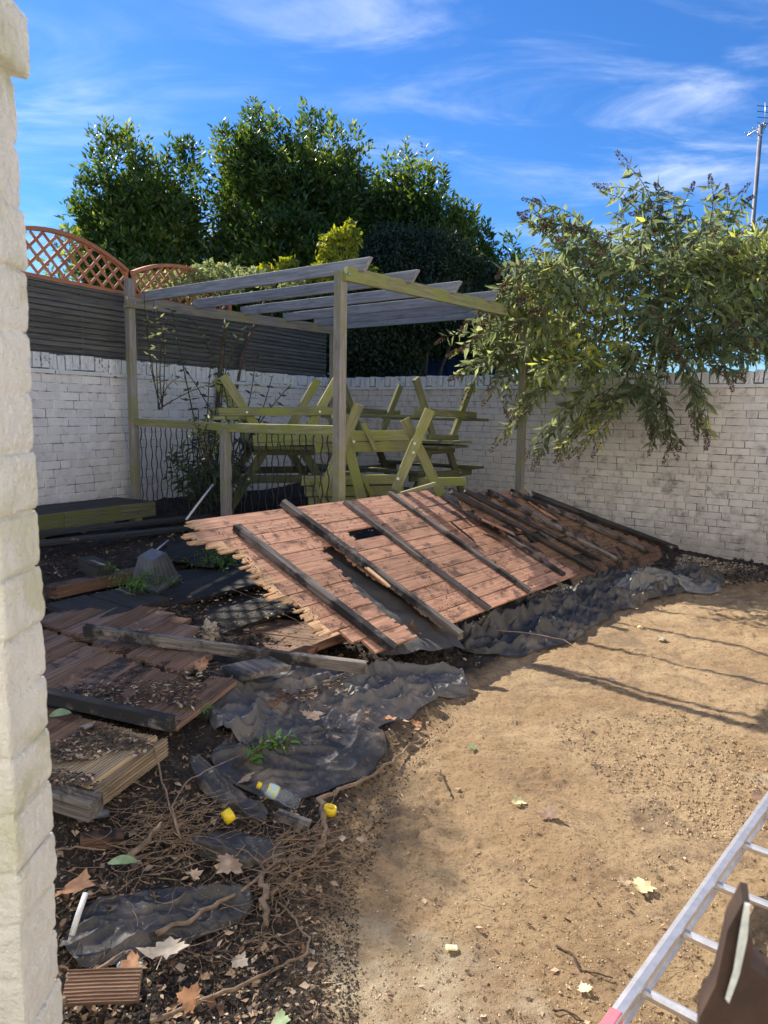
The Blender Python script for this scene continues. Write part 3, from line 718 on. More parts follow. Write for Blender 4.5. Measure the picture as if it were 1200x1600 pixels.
slab('dark_board_section', [(190, 990), (420, 915), (480, 948), (250, 1022)][::1], [.30, .38, .36, .27], .03, 'old_board', 'large blackened board section lying flat beneath the broken end of the fence panel', 'board section', 3)
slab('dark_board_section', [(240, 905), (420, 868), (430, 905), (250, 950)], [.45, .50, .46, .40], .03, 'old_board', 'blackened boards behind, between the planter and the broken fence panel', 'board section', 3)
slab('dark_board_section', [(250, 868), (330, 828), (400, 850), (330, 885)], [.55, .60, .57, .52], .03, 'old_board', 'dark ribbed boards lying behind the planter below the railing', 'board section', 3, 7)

# ------------------------------------------------------------------ brown decking sections
def deck():
    # section in view: boards run up to the right
    zl = .37
    near = [G(88, 1090, zl), G(280, 1136, zl-.02)]
    far = [G(150, 992, zl+.06), G(395, 1052, zl)]
    d = G(357, 1074, zl)-G(279, 1134, zl-.02); d = d/np.linalg.norm(d)
    root = thing('deck_section', G(220, 1080, .36), 'broken brown grooved deck section under the long timber, with a charred gap across it', 'decking')
    n = 7; s_ax = near[1]-near[0]; wtot = float(np.linalg.norm(s_ax-d*(s_ax@d))); bw = .146
    side = s_ax-d*(s_ax@d); side = side/np.linalg.norm(side)
    n = 11; up = np.cross(side, d); up = up*np.sign(up[2])
    for i in range(n):
        base = near[1]-side*(bw*(i+.5)); base = base+d*float((near[0]-near[1])@d)*((bw*(i+.5))/wtot)
        # gap line between near and far run
        g1 = .38+.03*i+random.uniform(-.008, .008); e1 = [.0, .50, .66, .84, .98, 1.1, 1.15, 1.15, 1.1, 1.0, .9][i]+random.uniform(-.03, .03)
        if i == 0: g1 = .52
        ribs = 9 if i < 4 else (8 if i % 2 else 0); mt = 'deck' 
        o = obj('deck_board', ribbed(g1+.02, bw-.006, .028, ribs, .004, .004) if ribs else beam_mesh(g1+.02, bw-.006, .028, rough=.02), M[mt], root, frame(base-d*.02, base+d*g1, up=tuple(up)))
        if e1 > g1+.1:
            a = base+d*(g1+.06); b_ = base+d*(e1+.12)
            obj('deck_board', ribbed(float(np.linalg.norm(b_-a)), bw-.008, .028, ribs, .004, .01) if ribs else beam_mesh(float(np.linalg.norm(b_-a)), bw-.008, .028, rough=.02), M[mt], root, frame(a+up*random.uniform(-.005, .003), b_+up*random.uniform(-.006, .004), up=tuple(up)))
    # side edge of the section on joists
    for k, q in enumerate((.25, .62)):
        a = near[1]+d*q+side*.0-up*.06; b_ = a-side*1.4; beam('joist', a, b_, .045, .09, M['old_board'], root)
deck()
lying('joist_timber', (62, 1085), (272, 1131), .44, .42, .05, .06, 'batten', 'grey splintered joist lying across the lower ends of the deck boards', 'timber', rough=.03)
slab('deck_section', [(60, 1180), (62, 1262), (152, 1232), (248, 1160)][::1], [.37, .33, .33, .36], .03, 'deck', 'hidden', 'decking', 1) if False else None
def deck2():
    zt_ = .36; e0 = G(146, 1228, zt_-.01); e1 = G(243, 1158, zt_); d = (e1-e0)/np.linalg.norm(e1-e0); side = np.cross(d, (0, 0, 1)); side = side if side[0] < 0 else -side; side = side/np.linalg.norm(side)
    root = thing('deck_section', lerp(e0, e1, .5), 'nearer pale grooved deck section by the cream wall end, soil scattered on it', 'decking')
    up = np.array([0, 0, 1.]); ln = [.36, .56, .62, .62, .6]
    for i in range(5):
        a = e0+side*(.146*(i+.5))-d*(.02+.03*i); b_ = a+d*(float(np.linalg.norm(e1-e0))+.04+.05*i)
        obj('deck_board', ribbed(float(np.linalg.norm(b_-a)), .139, .028, 10, .0045, .004), M['deck_light' if i < 2 else 'deck'], root, frame(a, b_, up=(0, 0, 1)))
    a = e0-side*.014-np.array([0, 0, .045])-d*.03; b_ = e1-side*.014-np.array([0, 0, .045])+d*.05
    obj('fascia_board', ribbed(float(np.linalg.norm(b_-a)), .075, .026, 5, .004), M['deck_light'], root, frame(a, b_, up=tuple(-side)))
deck2()
lying('timber_offcut', (52, 1232), (150, 1262), .34, .30, .09, .075, 'batten', 'thick sawn timber end lying beside the cream wall, below the near deck section', 'timber', rough=.01)
lying('long_timber', (132, 984), (572, 1042), .52, .32, .05, .065, 'batten', 'long grey-brown timber lying across the top of the deck section', 'timber', rough=.03, warp=.006)
slab('deck_offcut', [(345, 1046), (375, 1062), (458, 1046), (425, 1030)], [.40, .39, .37, .38], .032, 'batten', 'short grey deck offcut lying on the deck section under the long timber', 'board', 1, 0)
slab('deck_offcut', [(440, 1080), (475, 1098), (560, 1052), (520, 1040)], [.22, .21, .22, .23], .03, 'deck', 'dusty brown plank piece half under the crumpled black sheet', 'board', 1, 0)
slab('deck_section', [(310, 1120), (345, 1150), (455, 1085), (400, 1065)], [.25, .24, .24, .25], .03, 'deck', 'lower brown grooved boards to the right of the big deck section', 'decking', 2, 8)
slab('deck_section', [(330, 1012), (470, 1025), (540, 985), (420, 968)], [.28, .26, .26, .30], .03, 'deck', 'brown boards in the shade behind the long timber', 'decking', 4, 0)
lying('plank_scrap', (455, 1022), (560, 985), .25, .27, .12, .03, 'panel', 'short broken orange-brown plank under the lowest edge of the fence panel', 'board', rough=.05)
lying('timber_offcut', (125, 1316), (192, 1310), .20, .19, .055, .05, 'burnt_red', 'small brown timber offcut among the roots near the cream wall', 'timber', rough=.008)
lying('timber_offcut', (432, 1272), (483, 1290), .19, .16, .045, .03, 'batten', 'small grey plank end sticking out under the plastic bottle', 'timber', rough=.004)
lying('timber_offcut', (262, 1222), (305, 1194), .2, .2, .06, .03, 'batten', 'short grey board end beside the near deck section', 'timber', rough=.01)
slab('ribbed_offcut', [(110, 1515), (225, 1512), (222, 1566), (106, 1572)], [.20, .20, .15, .15], .03, 'deck', 'small ribbed brown deck offcut at the bottom left with pale stones above it', 'board', 1, 9)

# ------------------------------------------------------------------ fallen fence panels
def splinter(name, p0, p1, w, th, up, mat, parent, r0=0., r1=0., n=5):
    """plank p0->p1 whose ends are torn into uneven splinters"""
    L = float(np.linalg.norm(np.asarray(p1)-np.asarray(p0))); vs = []; fs = []
    n = max(2, n-random.randint(0, 2)) if (r0 or r1) else 1
    c = np.cumsum([0]+[random.uniform(.4, 1.6) for _ in range(n)]); c = -w/2+w*c/c[-1]; z = th/2
    ea = [random.uniform(-r0, r0*.3) for _ in range(n+1)]; eb = [random.uniform(-r1*.3, r1) for _ in range(n+1)]
    for k in range(n):
        y0, y1 = c[k], c[k+1]; ja = random.uniform(-.35, .35)*r0; jb = random.uniform(-.35, .35)*r1; m0 = min(L*.3, .04); m1 = L-m0
        xs0 = (ea[k]+ja*.3, ea[k]+ja); xs1 = (L+eb[k]+jb*.3, L+eb[k]+jb); dz = random.uniform(0, th*.45) if r0 else 0; dw = random.uniform(0, th*.45) if r1 else 0
        bb = len(vs); rows = [(xs0, z-dz), ((m0, m0), z), ((m1, m1), z), (xs1, z-dw)]
        for (xa, xb), zz in rows: vs += [(xa, y0, -z), (xb, y1, -z), (xb, y1, zz), (xa, y0, zz)]
        for i in range(3):
            o = bb+i*4; fs += [(o+3, o+7, o+6, o+2), (o, o+1, o+5, o+4), (o+1, o+2, o+6, o+5), (o, o+4, o+7, o+3)]
        fs += [(bb, bb+3, bb+2, bb+1), (bb+12, bb+13, bb+14, bb+15)]
    return obj(name, mesh(name, vs, fs), mat, parent, frame(p0, p1, up))
class Plane:
    def __init__(s, o, u, v): s.o = np.array(o, float); s.u = u/np.linalg.norm(u); s.v = v/np.linalg.norm(v); n = np.cross(s.u, s.v); s.n = n*np.sign(n[2])/np.linalg.norm(n)
    def at(s, x, y):
        d = ray(x, y); t = ((s.o-EYE)@s.n)/(d@s.n); p = EYE+d*t-s.o
        A_ = np.array([[s.u@s.u, s.u@s.v], [s.u@s.v, s.v@s.v]]); return np.linalg.solve(A_, np.array([p@s.u, p@s.v]))
    def pt(s, a, b, h=0.): return s.o+s.u*a+s.v*b+s.n*h
def fallen_panels():
    vdir = np.array([.615, .79, .0])
    BL = G(612, 1016, .30); TOPP = P(443, 795, 5.5)
    up = TOPP-G(722, 985, .30)
    pl = Plane(BL, vdir, up)
    tr = pl.at(690, 772); bl = pl.at(612, 1016); tl = pl.at(305, 832)
    Wd = (pl.at(443, 795)[1])
    root = thing('fallen_fence_panel', pl.pt(1.0, Wd/2), 'broken orange-brown fence panel lying on a slant with its left end snapped off jagged', 'fence panel', 'fallen fence panels')
    n = 12; pw = (Wd-.02)/n
    ends = []
    leftpx = {0: (303, 838), 1: (306, 852), 2: (335, 868), 3: (376, 884), 4: (385, 902), 5: (402, 914), 6: (425, 934), 7: (458, 950), 8: (462, 962), 9: (475, 975), 10: (525, 985), 11: (560, 1000)}
    rightend = pl.at(704, 790)[0]
    for i in range(n):
        b = Wd-pw*(i+.5)
        # left end along this row: intersect by nearest a for photo x
        x, y = leftpx[i]; a0 = pl.at(x, y)[0]
        segs = []
        re = rightend+.02*i+random.uniform(-.01, .01)
        re = pl.at(704+17.5*i, 790+9.5*i)[0]
        if i < 3: segs = [(a0, re)]
        elif i == 3: segs = [(a0, pl.at(567, 852)[0]), (pl.at(640, 855)[0], re)]
        elif i == 4: segs = [(a0, pl.at(512, 868)[0]), (pl.at(560, 880)[0], re)]
        else:
            hx = [0, 0, 0, 0, 0, (530, 890), (545, 907), (560, 925), (582, 945), (605, 962), (625, 978), (640, 990)][i]
            ho = [0, 0, 0, 0, 0, (572, 890), (592, 905), (610, 918), (632, 930), (652, 945), (672, 962), (690, 975)][i]
            segs = [(a0, pl.at(*hx)[0]), (pl.at(*ho)[0]-.02, re)]
        for k, (sa, sb) in enumerate(segs):
            if sb-sa < .08: continue
            j = random.uniform(-.003, .003)
            if k == 0 and i < 10:     # fresh torn wood at the left
                sa += random.uniform(.03, .11); e_ = random.uniform(.05, .09); splinter('torn_end', pl.pt(sa, b, j), pl.pt(sa+e_, b, j), pw-.009, .015, pl.n, M['panel_raw'], root, .07, .02, 8)
                sa += e_-.02
            splinter('plank', pl.pt(sa, b, j), pl.pt(sb, b+random.uniform(-.004, .004), j+random.uniform(-.004, .004)), pw-.010, .016, pl.n, M['panel'], root, .0 if k == 0 else .02, .03 if k == 0 and len(segs) > 1 else 0)
    def bat(a, b, w=.052, t_=.034, m='batten', r=.03, lift=.0, nm='batten'):
        pa = pl.at(*a); pb = pl.at(*b)
        return beam(nm, pl.pt(*pa, .010+t_/2), pl.pt(*pb, .010+t_/2+lift), w, t_, M[m], root, up=tuple(pl.n), rough=r, warp=.004)
    bat((368, 830), (612, 1022), .062, .05); bat((441, 792), (716, 1000), .058, .048)
    bat((538, 789), (762, 955), .045, .035); bat((607, 774), (826, 928), .045, .035); bat((690, 778), (878, 902), .045, .035)
    pa = pl.at(570, 896); pb = pl.at(603, 925); splinter('splinter', pl.pt(*pa, .045), pl.pt(*pb, .05), .035, .012, pl.n, M['panel_raw'], root, .03, .01, 3).name = 'splinter'
    R_ = np.random.default_rng(2); gu, gv = 60, 50; vs = []
    for i in range(gu):
        for j in range(gv):
            u_ = i/(gu-1); v_ = j/(gv-1); e0 = lerp(np.array([500, 838]), np.array([590, 1010]), v_); e1 = lerp(np.array([640, 855]), np.array([735, 1000]), v_); q = pl.at(*(e0+(e1-e0)*u_))
            hh = -.055+.05*float(fbm(q[0]*6, q[1]*7, 4))-.02*abs(math.sin(q[0]*9+3*float(vnoise(q[1]*3, q[0]*2)))); vs.append(pl.pt(q[0], q[1], hh))
    I_ = np.arange(gu*gv).reshape(gu, gv); obj('netting', mesh('netting', vs, np.stack([I_[:-1, :-1], I_[1:, :-1], I_[1:, 1:], I_[:-1, 1:]], -1).reshape(-1, 4), True), M['tarp_grey'], root)
    # second panel, sagging and more burnt
    o2 = pl.pt(pl.at(881, 903)[0], pl.at(881, 903)[1]); v2 = G(1052, 864, .10)-G(925, 897, .20); 
    top2 = P(768, 772, 7.1); pl2 = Plane(G(925, 897, .20), v2, top2-G(960, 880, .17))
    root2 = thing('fallen_fence_panel', pl2.pt(.5, .6), 'second fallen fence panel, more burnt and broken, reaching toward the back wall', 'fence panel', 'fallen fence panels')
    W2 = pl2.at(768, 774)[1]; n2 = 10; pw2 = W2/n2
    for i in range(n2):
        b = W2-pw2*(i+.5); t_ = (i+.5)/n2
        xa = lerp(707, 893, t_); ya = lerp(775, 902, t_); xb = lerp(828, 1046, t_); yb = lerp(779, 862, t_)
        a0 = pl2.at(xa, ya)[0]; a1 = pl2.at(xb, yb)[0]
        cuts = []
        if i == 4: cuts = [((815, 848), (872, 838))]
        if i == 5: cuts = [((845, 856), (905, 845))]
        segs = [(a0, a1)]
        for (c0, c1) in cuts:
            q0 = pl2.at(*c0)[0]; q1 = pl2.at(*c1)[0]
            segs = [(a0, q0), (q1, a1)]
        for sa, sb in segs:
            if sb-sa < .05: continue
            j = random.uniform(-.006, .006)
            splinter('plank', pl2.pt(sa, b, j), pl2.pt(sb, b+random.uniform(-.01, .01), j+random.uniform(-.012, .004)), pw2-.012, .015, pl2.n, M['panel_burnt'], root2, .04, .04)
    def bat2(a, b, w=.05, t_=.036, m='batten', lift=.0, base=.01):
        beam('batten', pl2.pt(*pl2.at(*a), base+t_/2), pl2.pt(*pl2.at(*b), base+t_/2+lift), w, t_, M[m], root2, up=tuple(pl2.n), rough=.05, warp=.008)
    bat2((700, 770), (925, 893), .05, .035, 'charred'); bat2((722, 768), (935, 880), .035, .03, 'charred', base=.02); bat2((760, 772), (968, 880)); bat2((797, 770), (1008, 864), m='batten'); bat2((826, 776), (1053, 858), .06, .05, 'charred')
    for k in range(16):       # split strips and char lying across
        x = random.uniform(700, 860); y = lerp(775, 840, random.random()); p = pl2.at(x, y); a_ = random.uniform(-.5, .2)
        q = p+np.array([math.sin(a_), -math.cos(a_)])*random.uniform(.1, .45)
        splinter('wood_strip', pl2.pt(*p, .03), pl2.pt(*q, .035), random.uniform(.012, .03), .006, pl2.n, M['charred' if k % 3 else 'panel'], root2, .03, .03, 2)
    return pl, pl2
M['panel_burnt'] = wood('burnt_brown_fence_plank', (.13, .07, .042), (.27, .16, .095), dark=(.02, .015, .012), dk=.9, char=.45)
M['charred'] = wood('black_charred_wood', (.018, .016, .015), (.07, .06, .05), dk=.9, char=.4, rough=.7)
PL1, PL2 = fallen_panels()
o = beam('loose_stick', P(612, 776, 6.9), P(680, 756, 7.0), .05, .035, M['pergola'], rough=.01); meta(o, 'pale short timber lying on the top edge of the fence panel by the tables', 'timber')
o = beam('charred_post', G(835, 772, .62), G(1050, 860, .16), .09, .07, M['charred'], rough=.04); meta(o, 'black charred timber lying along the back wall behind the fence panels', 'timber')

# ------------------------------------------------------------------ picnic tables stacked under the pergola
def picnic_table(M0, label, group='picnic tables stacked under the pergola', m='algae_dark', L=1.35, topw=.70, name='picnic_table'):
    root = thing(name, (0, 0, 0), label, 'picnic table', group, M=M0)
    T = lambda p: M0 @ Vector(p)
    def bm(nm, a, b, w, t_, up=(0, 0, 1)):
        u = (M0.to_3x3() @ Vector(up))
        return beam(nm, T(a)[:], T(b)[:], w, t_, M[m], root, up=u[:], ch=.004, warp=.002)
    for i in range(5): y = -topw/2+topw*(i+.5)/5; bm('table_board', (-L/2-.08, y, .715), (L/2+.08, y, .715), topw/5-.008, .034)
    for sy in (-1, 1):
        for k in range(2): y = sy*(.62+.13*(k-.5)); bm('seat_board', (-L/2-.08, y, .435), (L/2+.08, y, .435), .122, .034)
    for sx in (-1, 1):
        x = sx*(L/2-.12)
        bm('top_cleat', (x, -topw/2+.02, .665), (x, topw/2-.02, .665), .04, .075); bm('seat_bearer', (x+sx*.045, -.68, .375), (x+sx*.045, .68, .375), .04, .085)
        for sy in (-1, 1):
            bm('leg', (x, sy*.62, 0.), (x, sy*.20, .69), .042, .095, up=(0, 1, .6))
            for zq, yq in ((.38, sy*.39),):
                vs, fs = tube_data([T((x+sx*.066, yq, zq)), T((x+sx*.076, yq, zq))], .013, 8); obj('bolt', mesh('bolt', vs, fs), M['bolt'], root)
    return root
def pose(cx, cy, cz, ax, flip=False, tilt=0., tilt2=0.):
    ang = math.atan2(ax[1], ax[0]); R = Matrix.Rotation(ang, 4, 'Z')
    F = Matrix.Rotation(math.pi, 4, 'X') if flip else Matrix.Identity(4)
    return Matrix.Translation((cx, cy, cz)) @ R @ Matrix.Rotation(tilt, 4, 'X') @ Matrix.Rotation(tilt2, 4, 'Y') @ F
# left stack: long axis points down the yard
c1 = lerp(P(445, 640, 8.1)[:2], P(419, 640, 9.3)[:2], .5); ax1 = P(445, 640, 8.1)[:2]-P(419, 640, 9.3)[:2]
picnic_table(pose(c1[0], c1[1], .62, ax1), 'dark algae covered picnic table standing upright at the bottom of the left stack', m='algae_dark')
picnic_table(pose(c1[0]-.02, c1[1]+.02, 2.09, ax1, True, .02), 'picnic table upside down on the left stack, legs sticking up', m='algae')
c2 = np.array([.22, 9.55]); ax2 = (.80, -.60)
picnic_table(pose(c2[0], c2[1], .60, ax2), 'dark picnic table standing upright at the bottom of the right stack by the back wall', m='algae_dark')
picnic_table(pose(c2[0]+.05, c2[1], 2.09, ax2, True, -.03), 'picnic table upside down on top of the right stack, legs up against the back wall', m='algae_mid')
def tipped():
    Yf, Yb = 7.35, 7.75
    root = thing('picnic_table', P(590, 780, 7.5), 'yellow-green picnic table tipped on its side in front of the stacks, its crossed legs bolted', 'picnic table', 'picnic tables stacked under the pergola')
    def b(nm, a, ya, c, yc, w, t_=.042, m='algae'): return beam(nm, P(*a, ya), P(*c, yc), t_, w, M[m], root, up=(0, 0, 1), ch=.005, warp=.002)
    def leg(a, ya, c, yc): 
        p0 = P(*a, ya); p1 = P(*c, yc); n = np.cross(p1-p0, (0, 1, 0)); return beam('leg', p0, p1, .045, .10, M['algae'], root, up=tuple(n), ch=.006)
    leg((672, 640), 7.30, (618, 765), 7.34); leg((632, 655), 7.40, (690, 775), 7.43)
    leg((561, 632), 7.26, (505, 770), 7.30); leg((538, 672), 7.36, (568, 792), 7.40)
    for y in (680, 697): b('seat_board', (492, y+2), 7.62, (646, y), 7.62, .105, .036)
    for i, y in enumerate((750, 767, 784)): b('table_board', (470+i*6, y+1), 7.66, (628+i*3, y-1), 7.66, .10, .036)
    b('brace', (567, 661), 7.56, (588, 704), 7.56, .045); b('brace', (567, 745), 7.6, (588, 788), 7.6, .045); b('brace', (490, 748), 7.6, (512, 796), 7.6, .045)
    b('seat_bearer', (655, 754), 7.55, (726, 752), 7.9, .09)
    for x, y in ((648, 693), (646, 707), (622, 748), (553, 690)):
        vs, fs = tube_data([P(x, y, 7.26), P(x, y, 7.24)], .014, 8); obj('bolt', mesh('bolt', vs, fs), M['bolt'], root)
tipped()

# ------------------------------------------------------------------ crumpled ground sheets
def tarp(pts, widths, z, amp, label, mat='tarp', seed=0, fold=7., along=1.3, nu=220, nv=80, edge=.12, hump=0.):
    rr = np.random.default_rng(seed); c = np.array([GP(x, y, z)[:2] for x, y in pts]); wd = np.array(widths)
    seg = np.hypot(*np.diff(c, axis=0).T); cum = np.concatenate([[0], np.cumsum(seg)]); L = cum[-1]
    u = np.linspace(0, L, nu); cx = np.interp(u, cum, c[:, 0]); cy = np.interp(u, cum, c[:, 1]); w = np.interp(u, cum, wd)
    k = np.ones(25)/25
    cx = np.convolve(np.pad(cx, 12, 'edge'), k, 'valid'); cy = np.convolve(np.pad(cy, 12, 'edge'), k, 'valid')
    tx = np.gradient(cx); ty = np.gradient(cy); l = np.hypot(tx, ty); nx_ = -ty/l; ny_ = tx/l
    v = np.linspace(-1, 1, nv); U, Vv = np.meshgrid(np.arange(nu), v, indexing='ij'); uu = u[U]; sd = seed*7.7
    wob = 1+edge*3*fbm(uu*3+sd, np.sign(Vv)*5+sd, 3)
    endt = np.minimum(1, np.minimum(u, L-u)/.18+.15)[U]
    off = Vv*w[U]*.5*wob*np.sqrt(endt)
    # bunch the cloth sideways so that folds overhang a little
    off = off+.03*fbm(uu*5+sd, Vv*w[U]*9, 3)
    X = cx[U]+nx_[U]*off+.02*fbm(uu*9, off*9+sd, 2); Y = cy[U]+ny_[U]*off+.02*fbm(uu*9+40, off*9+sd, 2)
    base = hbase(X, Y)[0]+.045*fbm(X*1.2, Y*1.2, 3)+.022*fbm(X*6, Y*6, 2)+.006
    ph = off*fold*2.2+uu*along*.5+2.6*fbm(uu*1.6+sd, off*2.5+sd, 3); am = np.clip(.5+1.6*fbm(uu*2.1+sd+9, off*4+sd, 3), .05, 1.2)
    f1 = (1-np.abs(np.sin(ph*math.pi)))**2.6; ph2 = off*fold*5+uu*along*1.5+5*fbm(uu*3+sd, off*4, 3); f2 = (1-np.abs(np.sin(ph2)))**3
    cr = ridge(uu*7+off*3+sd, off*9-uu*3, 3)**3
    env = sstep(0, .55, 1-np.abs(Vv)+.25*fbm(uu*4+sd, Vv*2, 2))*sstep(0, .3, endt); e2 = sstep(0, .12, 1-np.abs(Vv))
    Z = base+.010+amp*(env*f1*am*.9+e2*(.5*f2*am+.5*cr))+hump*env*(.5+1.0*fbm(uu*2+sd, off*3, 2))
    I = np.arange(nu*nv).reshape(nu, nv); F = np.stack([I[:-1, :-1], I[1:, :-1], I[1:, 1:], I[:-1, 1:]], -1).reshape(-1, 4)
    m = mesh('sheet', np.stack([X, Y, Z], -1).reshape(-1, 3), F, True)
    return meta(obj('ground_sheet', m, M[mat]), label, 'tarpaulin', 'crumpled black ground sheets')
tarp([(705, 1005), (770, 985), (840, 955), (930, 930), (1030, 905), (1130, 898)], [.35, .70, .75, .65, .60, .35], .05, .13, 'long crumpled black sheet piled along the foot of the fence panels', 'tarp', 3, 2.6, 1.6, hump=.05, nu=360, nv=150)
tarp([(960, 912), (1040, 892), (1128, 900)], [.25, .5, .30], .14, .12, 'faded grey folds of sheet at the right end of the pile, nearest the back wall', 'tarp_pale', 9, 5, .8, hump=.14, nu=200, nv=100)
tarp([(350, 1135), (450, 1105), (560, 1070), (650, 1058), (735, 1062)], [.35, .62, .60, .42, .28], .06, .09, 'crumpled dark grey sheet at the middle left, its corner lying on the sand', 'tarp_grey', 5, 2.4, .9, hump=.04, nu=320, nv=140)
tarp([(330, 1190), (430, 1185), (520, 1160), (590, 1125)], [.25, .45, .42, .22], .05, .05, 'dirty black sheet half buried in soil between the decking and the bottle', 'tarp', 6, 3, 1.5, hump=.03)
tarp([(295, 1290), (370, 1300), (450, 1305)], [.16, .24, .14], .10, .06, 'small dark purple-brown sheet scrap behind the yellow plastic cap', 'tarp', 8, 4, 2.5, hump=.05, nu=160, nv=80)
tarp([(100, 1470), (180, 1425), (280, 1400), (400, 1385)], [.25, .28, .24, .14], .08, .06, 'black plastic scrap among the roots at the bottom left', 'tarp', 12, 4, 2, hump=.03, nu=200, nv=90)
tarp([(300, 1165), (340, 1200), (420, 1250)], [.12, .16, .12], .10, .07, 'small torn black plastic strip beside the near deck section', 'tarp', 15, 5, 2.5, hump=.03, nu=120, nv=50)

# ------------------------------------------------------------------ foliage
def unit(a): return a/np.maximum(1e-9, np.linalg.norm(a, axis=-1, keepdims=True))
def leaf_mesh(p, d, L, w, rnd, nrm=None, simple=False, fold=.25):
    """p,d (N,3) leaf base and direction; L,w (N,) sizes"""
    N = len(p); d = unit(d); r = RNG.normal(size=(N, 3)) if nrm is None else nrm+RNG.normal(size=(N, 3))*.35
    s = unit(np.cross(d, r)); n = np.cross(s, d); L = L[:, None]; w = w[:, None]
    if simple:
        vs = np.stack([p, p+d*L*.45+s*w*.5, p+d*L-n*L*.08, p+d*L*.45-s*w*.5], 1); F = np.arange(N*4).reshape(N, 4); k = 4
    else:
        m = p+d*L*.5-n*w*fold
        vs = np.stack([p, p+d*L*.42+s*w*.5, p+d*L-n*L*.15, p+d*L*.42-s*w*.5, m], 1); b = np.arange(N)[:, None]*5
        F = np.concatenate([b+np.array([[0, 1, 2, 4]]), b+np.array([[0, 4, 2, 3]])], 0); k = 5
    m_ = mesh('leaves', vs.reshape(-1, 3), F); attr(m_, 'rnd', np.repeat(rnd, k)); return m_
def foliage(name, m_, mat, root): o = obj(name, m_, M[mat], root); o['kind'] = 'stuff'; return o
def laurel(label, Y, lobes, tips, n, seed, trunk, leaf=.125, name='laurel_tree'):
    R = np.random.default_rng(seed); base = P(trunk, 600, Y); base[2] = .2
    root = thing(name, base, label, 'tree', 'tall evergreen trees beyond the wall')
    px_m = FPX/Y; cs = []; rs = []
    for (x, y, rx, ry, dy) in lobes:
        cs.append(P(x, y, Y+dy)); rs.append((rx/px_m, min(rx, ry)/px_m*1.0, ry/px_m))
    cs = np.array(cs)-np.array([0, 0, .42]); rs = np.array(rs)*np.array([.78, .8, .70]); wt = rs[:, 0]*rs[:, 2]; wt = wt/wt.sum()
    idx = R.choice(len(cs), n, p=wt); u = unit(R.normal(size=(n, 3))); rad = R.uniform(.55, 1.06, n)**.6
    bump = 1+.16*(fbm(u[:, 0]*3+idx*3.1, u[:, 2]*3+u[:, 1]*2, 3)*2)
    q = cs[idx]+u*rs[idx]*(rad*bump)[:, None]
    dirs = unit(u*np.array([.7, .7, .35])+np.array([0, 0, 1.0])+R.normal(size=(n, 3))*.25)
    # plumes: narrow leaders that break the skyline
    for (x, y) in tips:
        tip = P(x, y, Y+R.uniform(-.5, .5)); k = 60; t = R.random(k)**.85; H_ = R.uniform(1.3, 1.9)
        o = R.normal(size=(k, 3))*(.04+.20*t)[:, None]*np.array([1, 1, .4]); pp = tip-np.array([0, 0, 1])*(t*H_)[:, None]+o+np.array([R.uniform(-.1, .1), 0, 0])*t[:, None]
        q = np.concatenate([q, pp]); dirs = np.concatenate([dirs, unit(o*1.2+np.array([0, 0, .45]))])
    nl = 60; li = R.choice(len(cs), nl, p=wt); uu = unit(R.normal(size=(nl, 3))); uu[:, 2] = np.abs(uu[:, 2])*1.1-.35; uu[:, 1] = -np.abs(uu[:, 1])*.9+.15; uu = unit(uu)
    for j in range(nl):
        tip = cs[li[j]]+uu[j]*rs[li[j]]*R.uniform(.86, 1.02)+np.array([0, 0, R.uniform(.1, .45)]); k = 62; t = R.random(k)**.75; H_ = R.uniform(1.0, 1.9)
        o = R.normal(size=(k, 3))*(.03+.25*t)[:, None]*np.array([1, 1, .4]); q = np.concatenate([q, tip-np.array([0, 0, 1])*(t*H_)[:, None]+o]); dirs = np.concatenate([dirs, unit(o*1.2+np.array([0, 0, .45]))])
    n2 = len(q); k = 11; tt = R.random((n2, k)); ang = R.uniform(0, 6.283, (n2, k))
    a = unit(np.cross(dirs, R.normal(size=(n2, 3)))); b = np.cross(dirs, a)
    side = a[:, None]*np.cos(ang)[..., None]+b[:, None]*np.sin(ang)[..., None]
    lp = q[:, None]+dirs[:, None]*(tt*.30)[..., None]+side*.02; ld = dirs[:, None]*(.45+.7*tt)[..., None]+side
    patch = fbm(q[:, 0]*1.3, q[:, 2]*1.3, 3)*.9
    rnd = np.clip(R.normal(.42, .2, (n2, k))+patch[:, None]+(tt-.5)*.25, 0, 1)
    N = n2*k
    m_ = leaf_mesh(lp.reshape(-1, 3), ld.reshape(-1, 3), R.uniform(.7, 1.25, N)*leaf, R.uniform(.30, .42, N)*leaf, rnd.ravel(), simple=True)
    foliage('crown', m_, 'laurel', root)
    tube('trunk', [base, base+np.array([.1, 0, 1.8]), (cs.mean(0)+base)/2+np.array([0, 0, 1]), cs.mean(0)], [.22, .17, .12, .05], M['bark'], root, 8)
    for i in range(min(7, len(cs))):
        tube('branch', wiggle(base+np.array([0, 0, 1.5+.2*i]), cs[i], 5, .08, seed=i), [.09, .08, .06, .05, .04, .03], M['bark'], root, 5)
laurel('broad bushy evergreen tree at the left, above the terracotta trellis', 14.5,
       [(190, 335, 55, 85, 0), (222, 305, 42, 75, .4), (262, 335, 52, 75, 0), (185, 400, 45, 60, -.3), (240, 410, 80, 60, -.4), (320, 400, 50, 60, 0), (205, 480, 70, 60, 0), (300, 480, 80, 60, 0)],
       [(135, 280), (146, 250), (166, 205), (186, 228), (214, 215), (236, 255), (258, 250), (284, 236), (300, 238), (130, 320)], 1900, 1, 215)
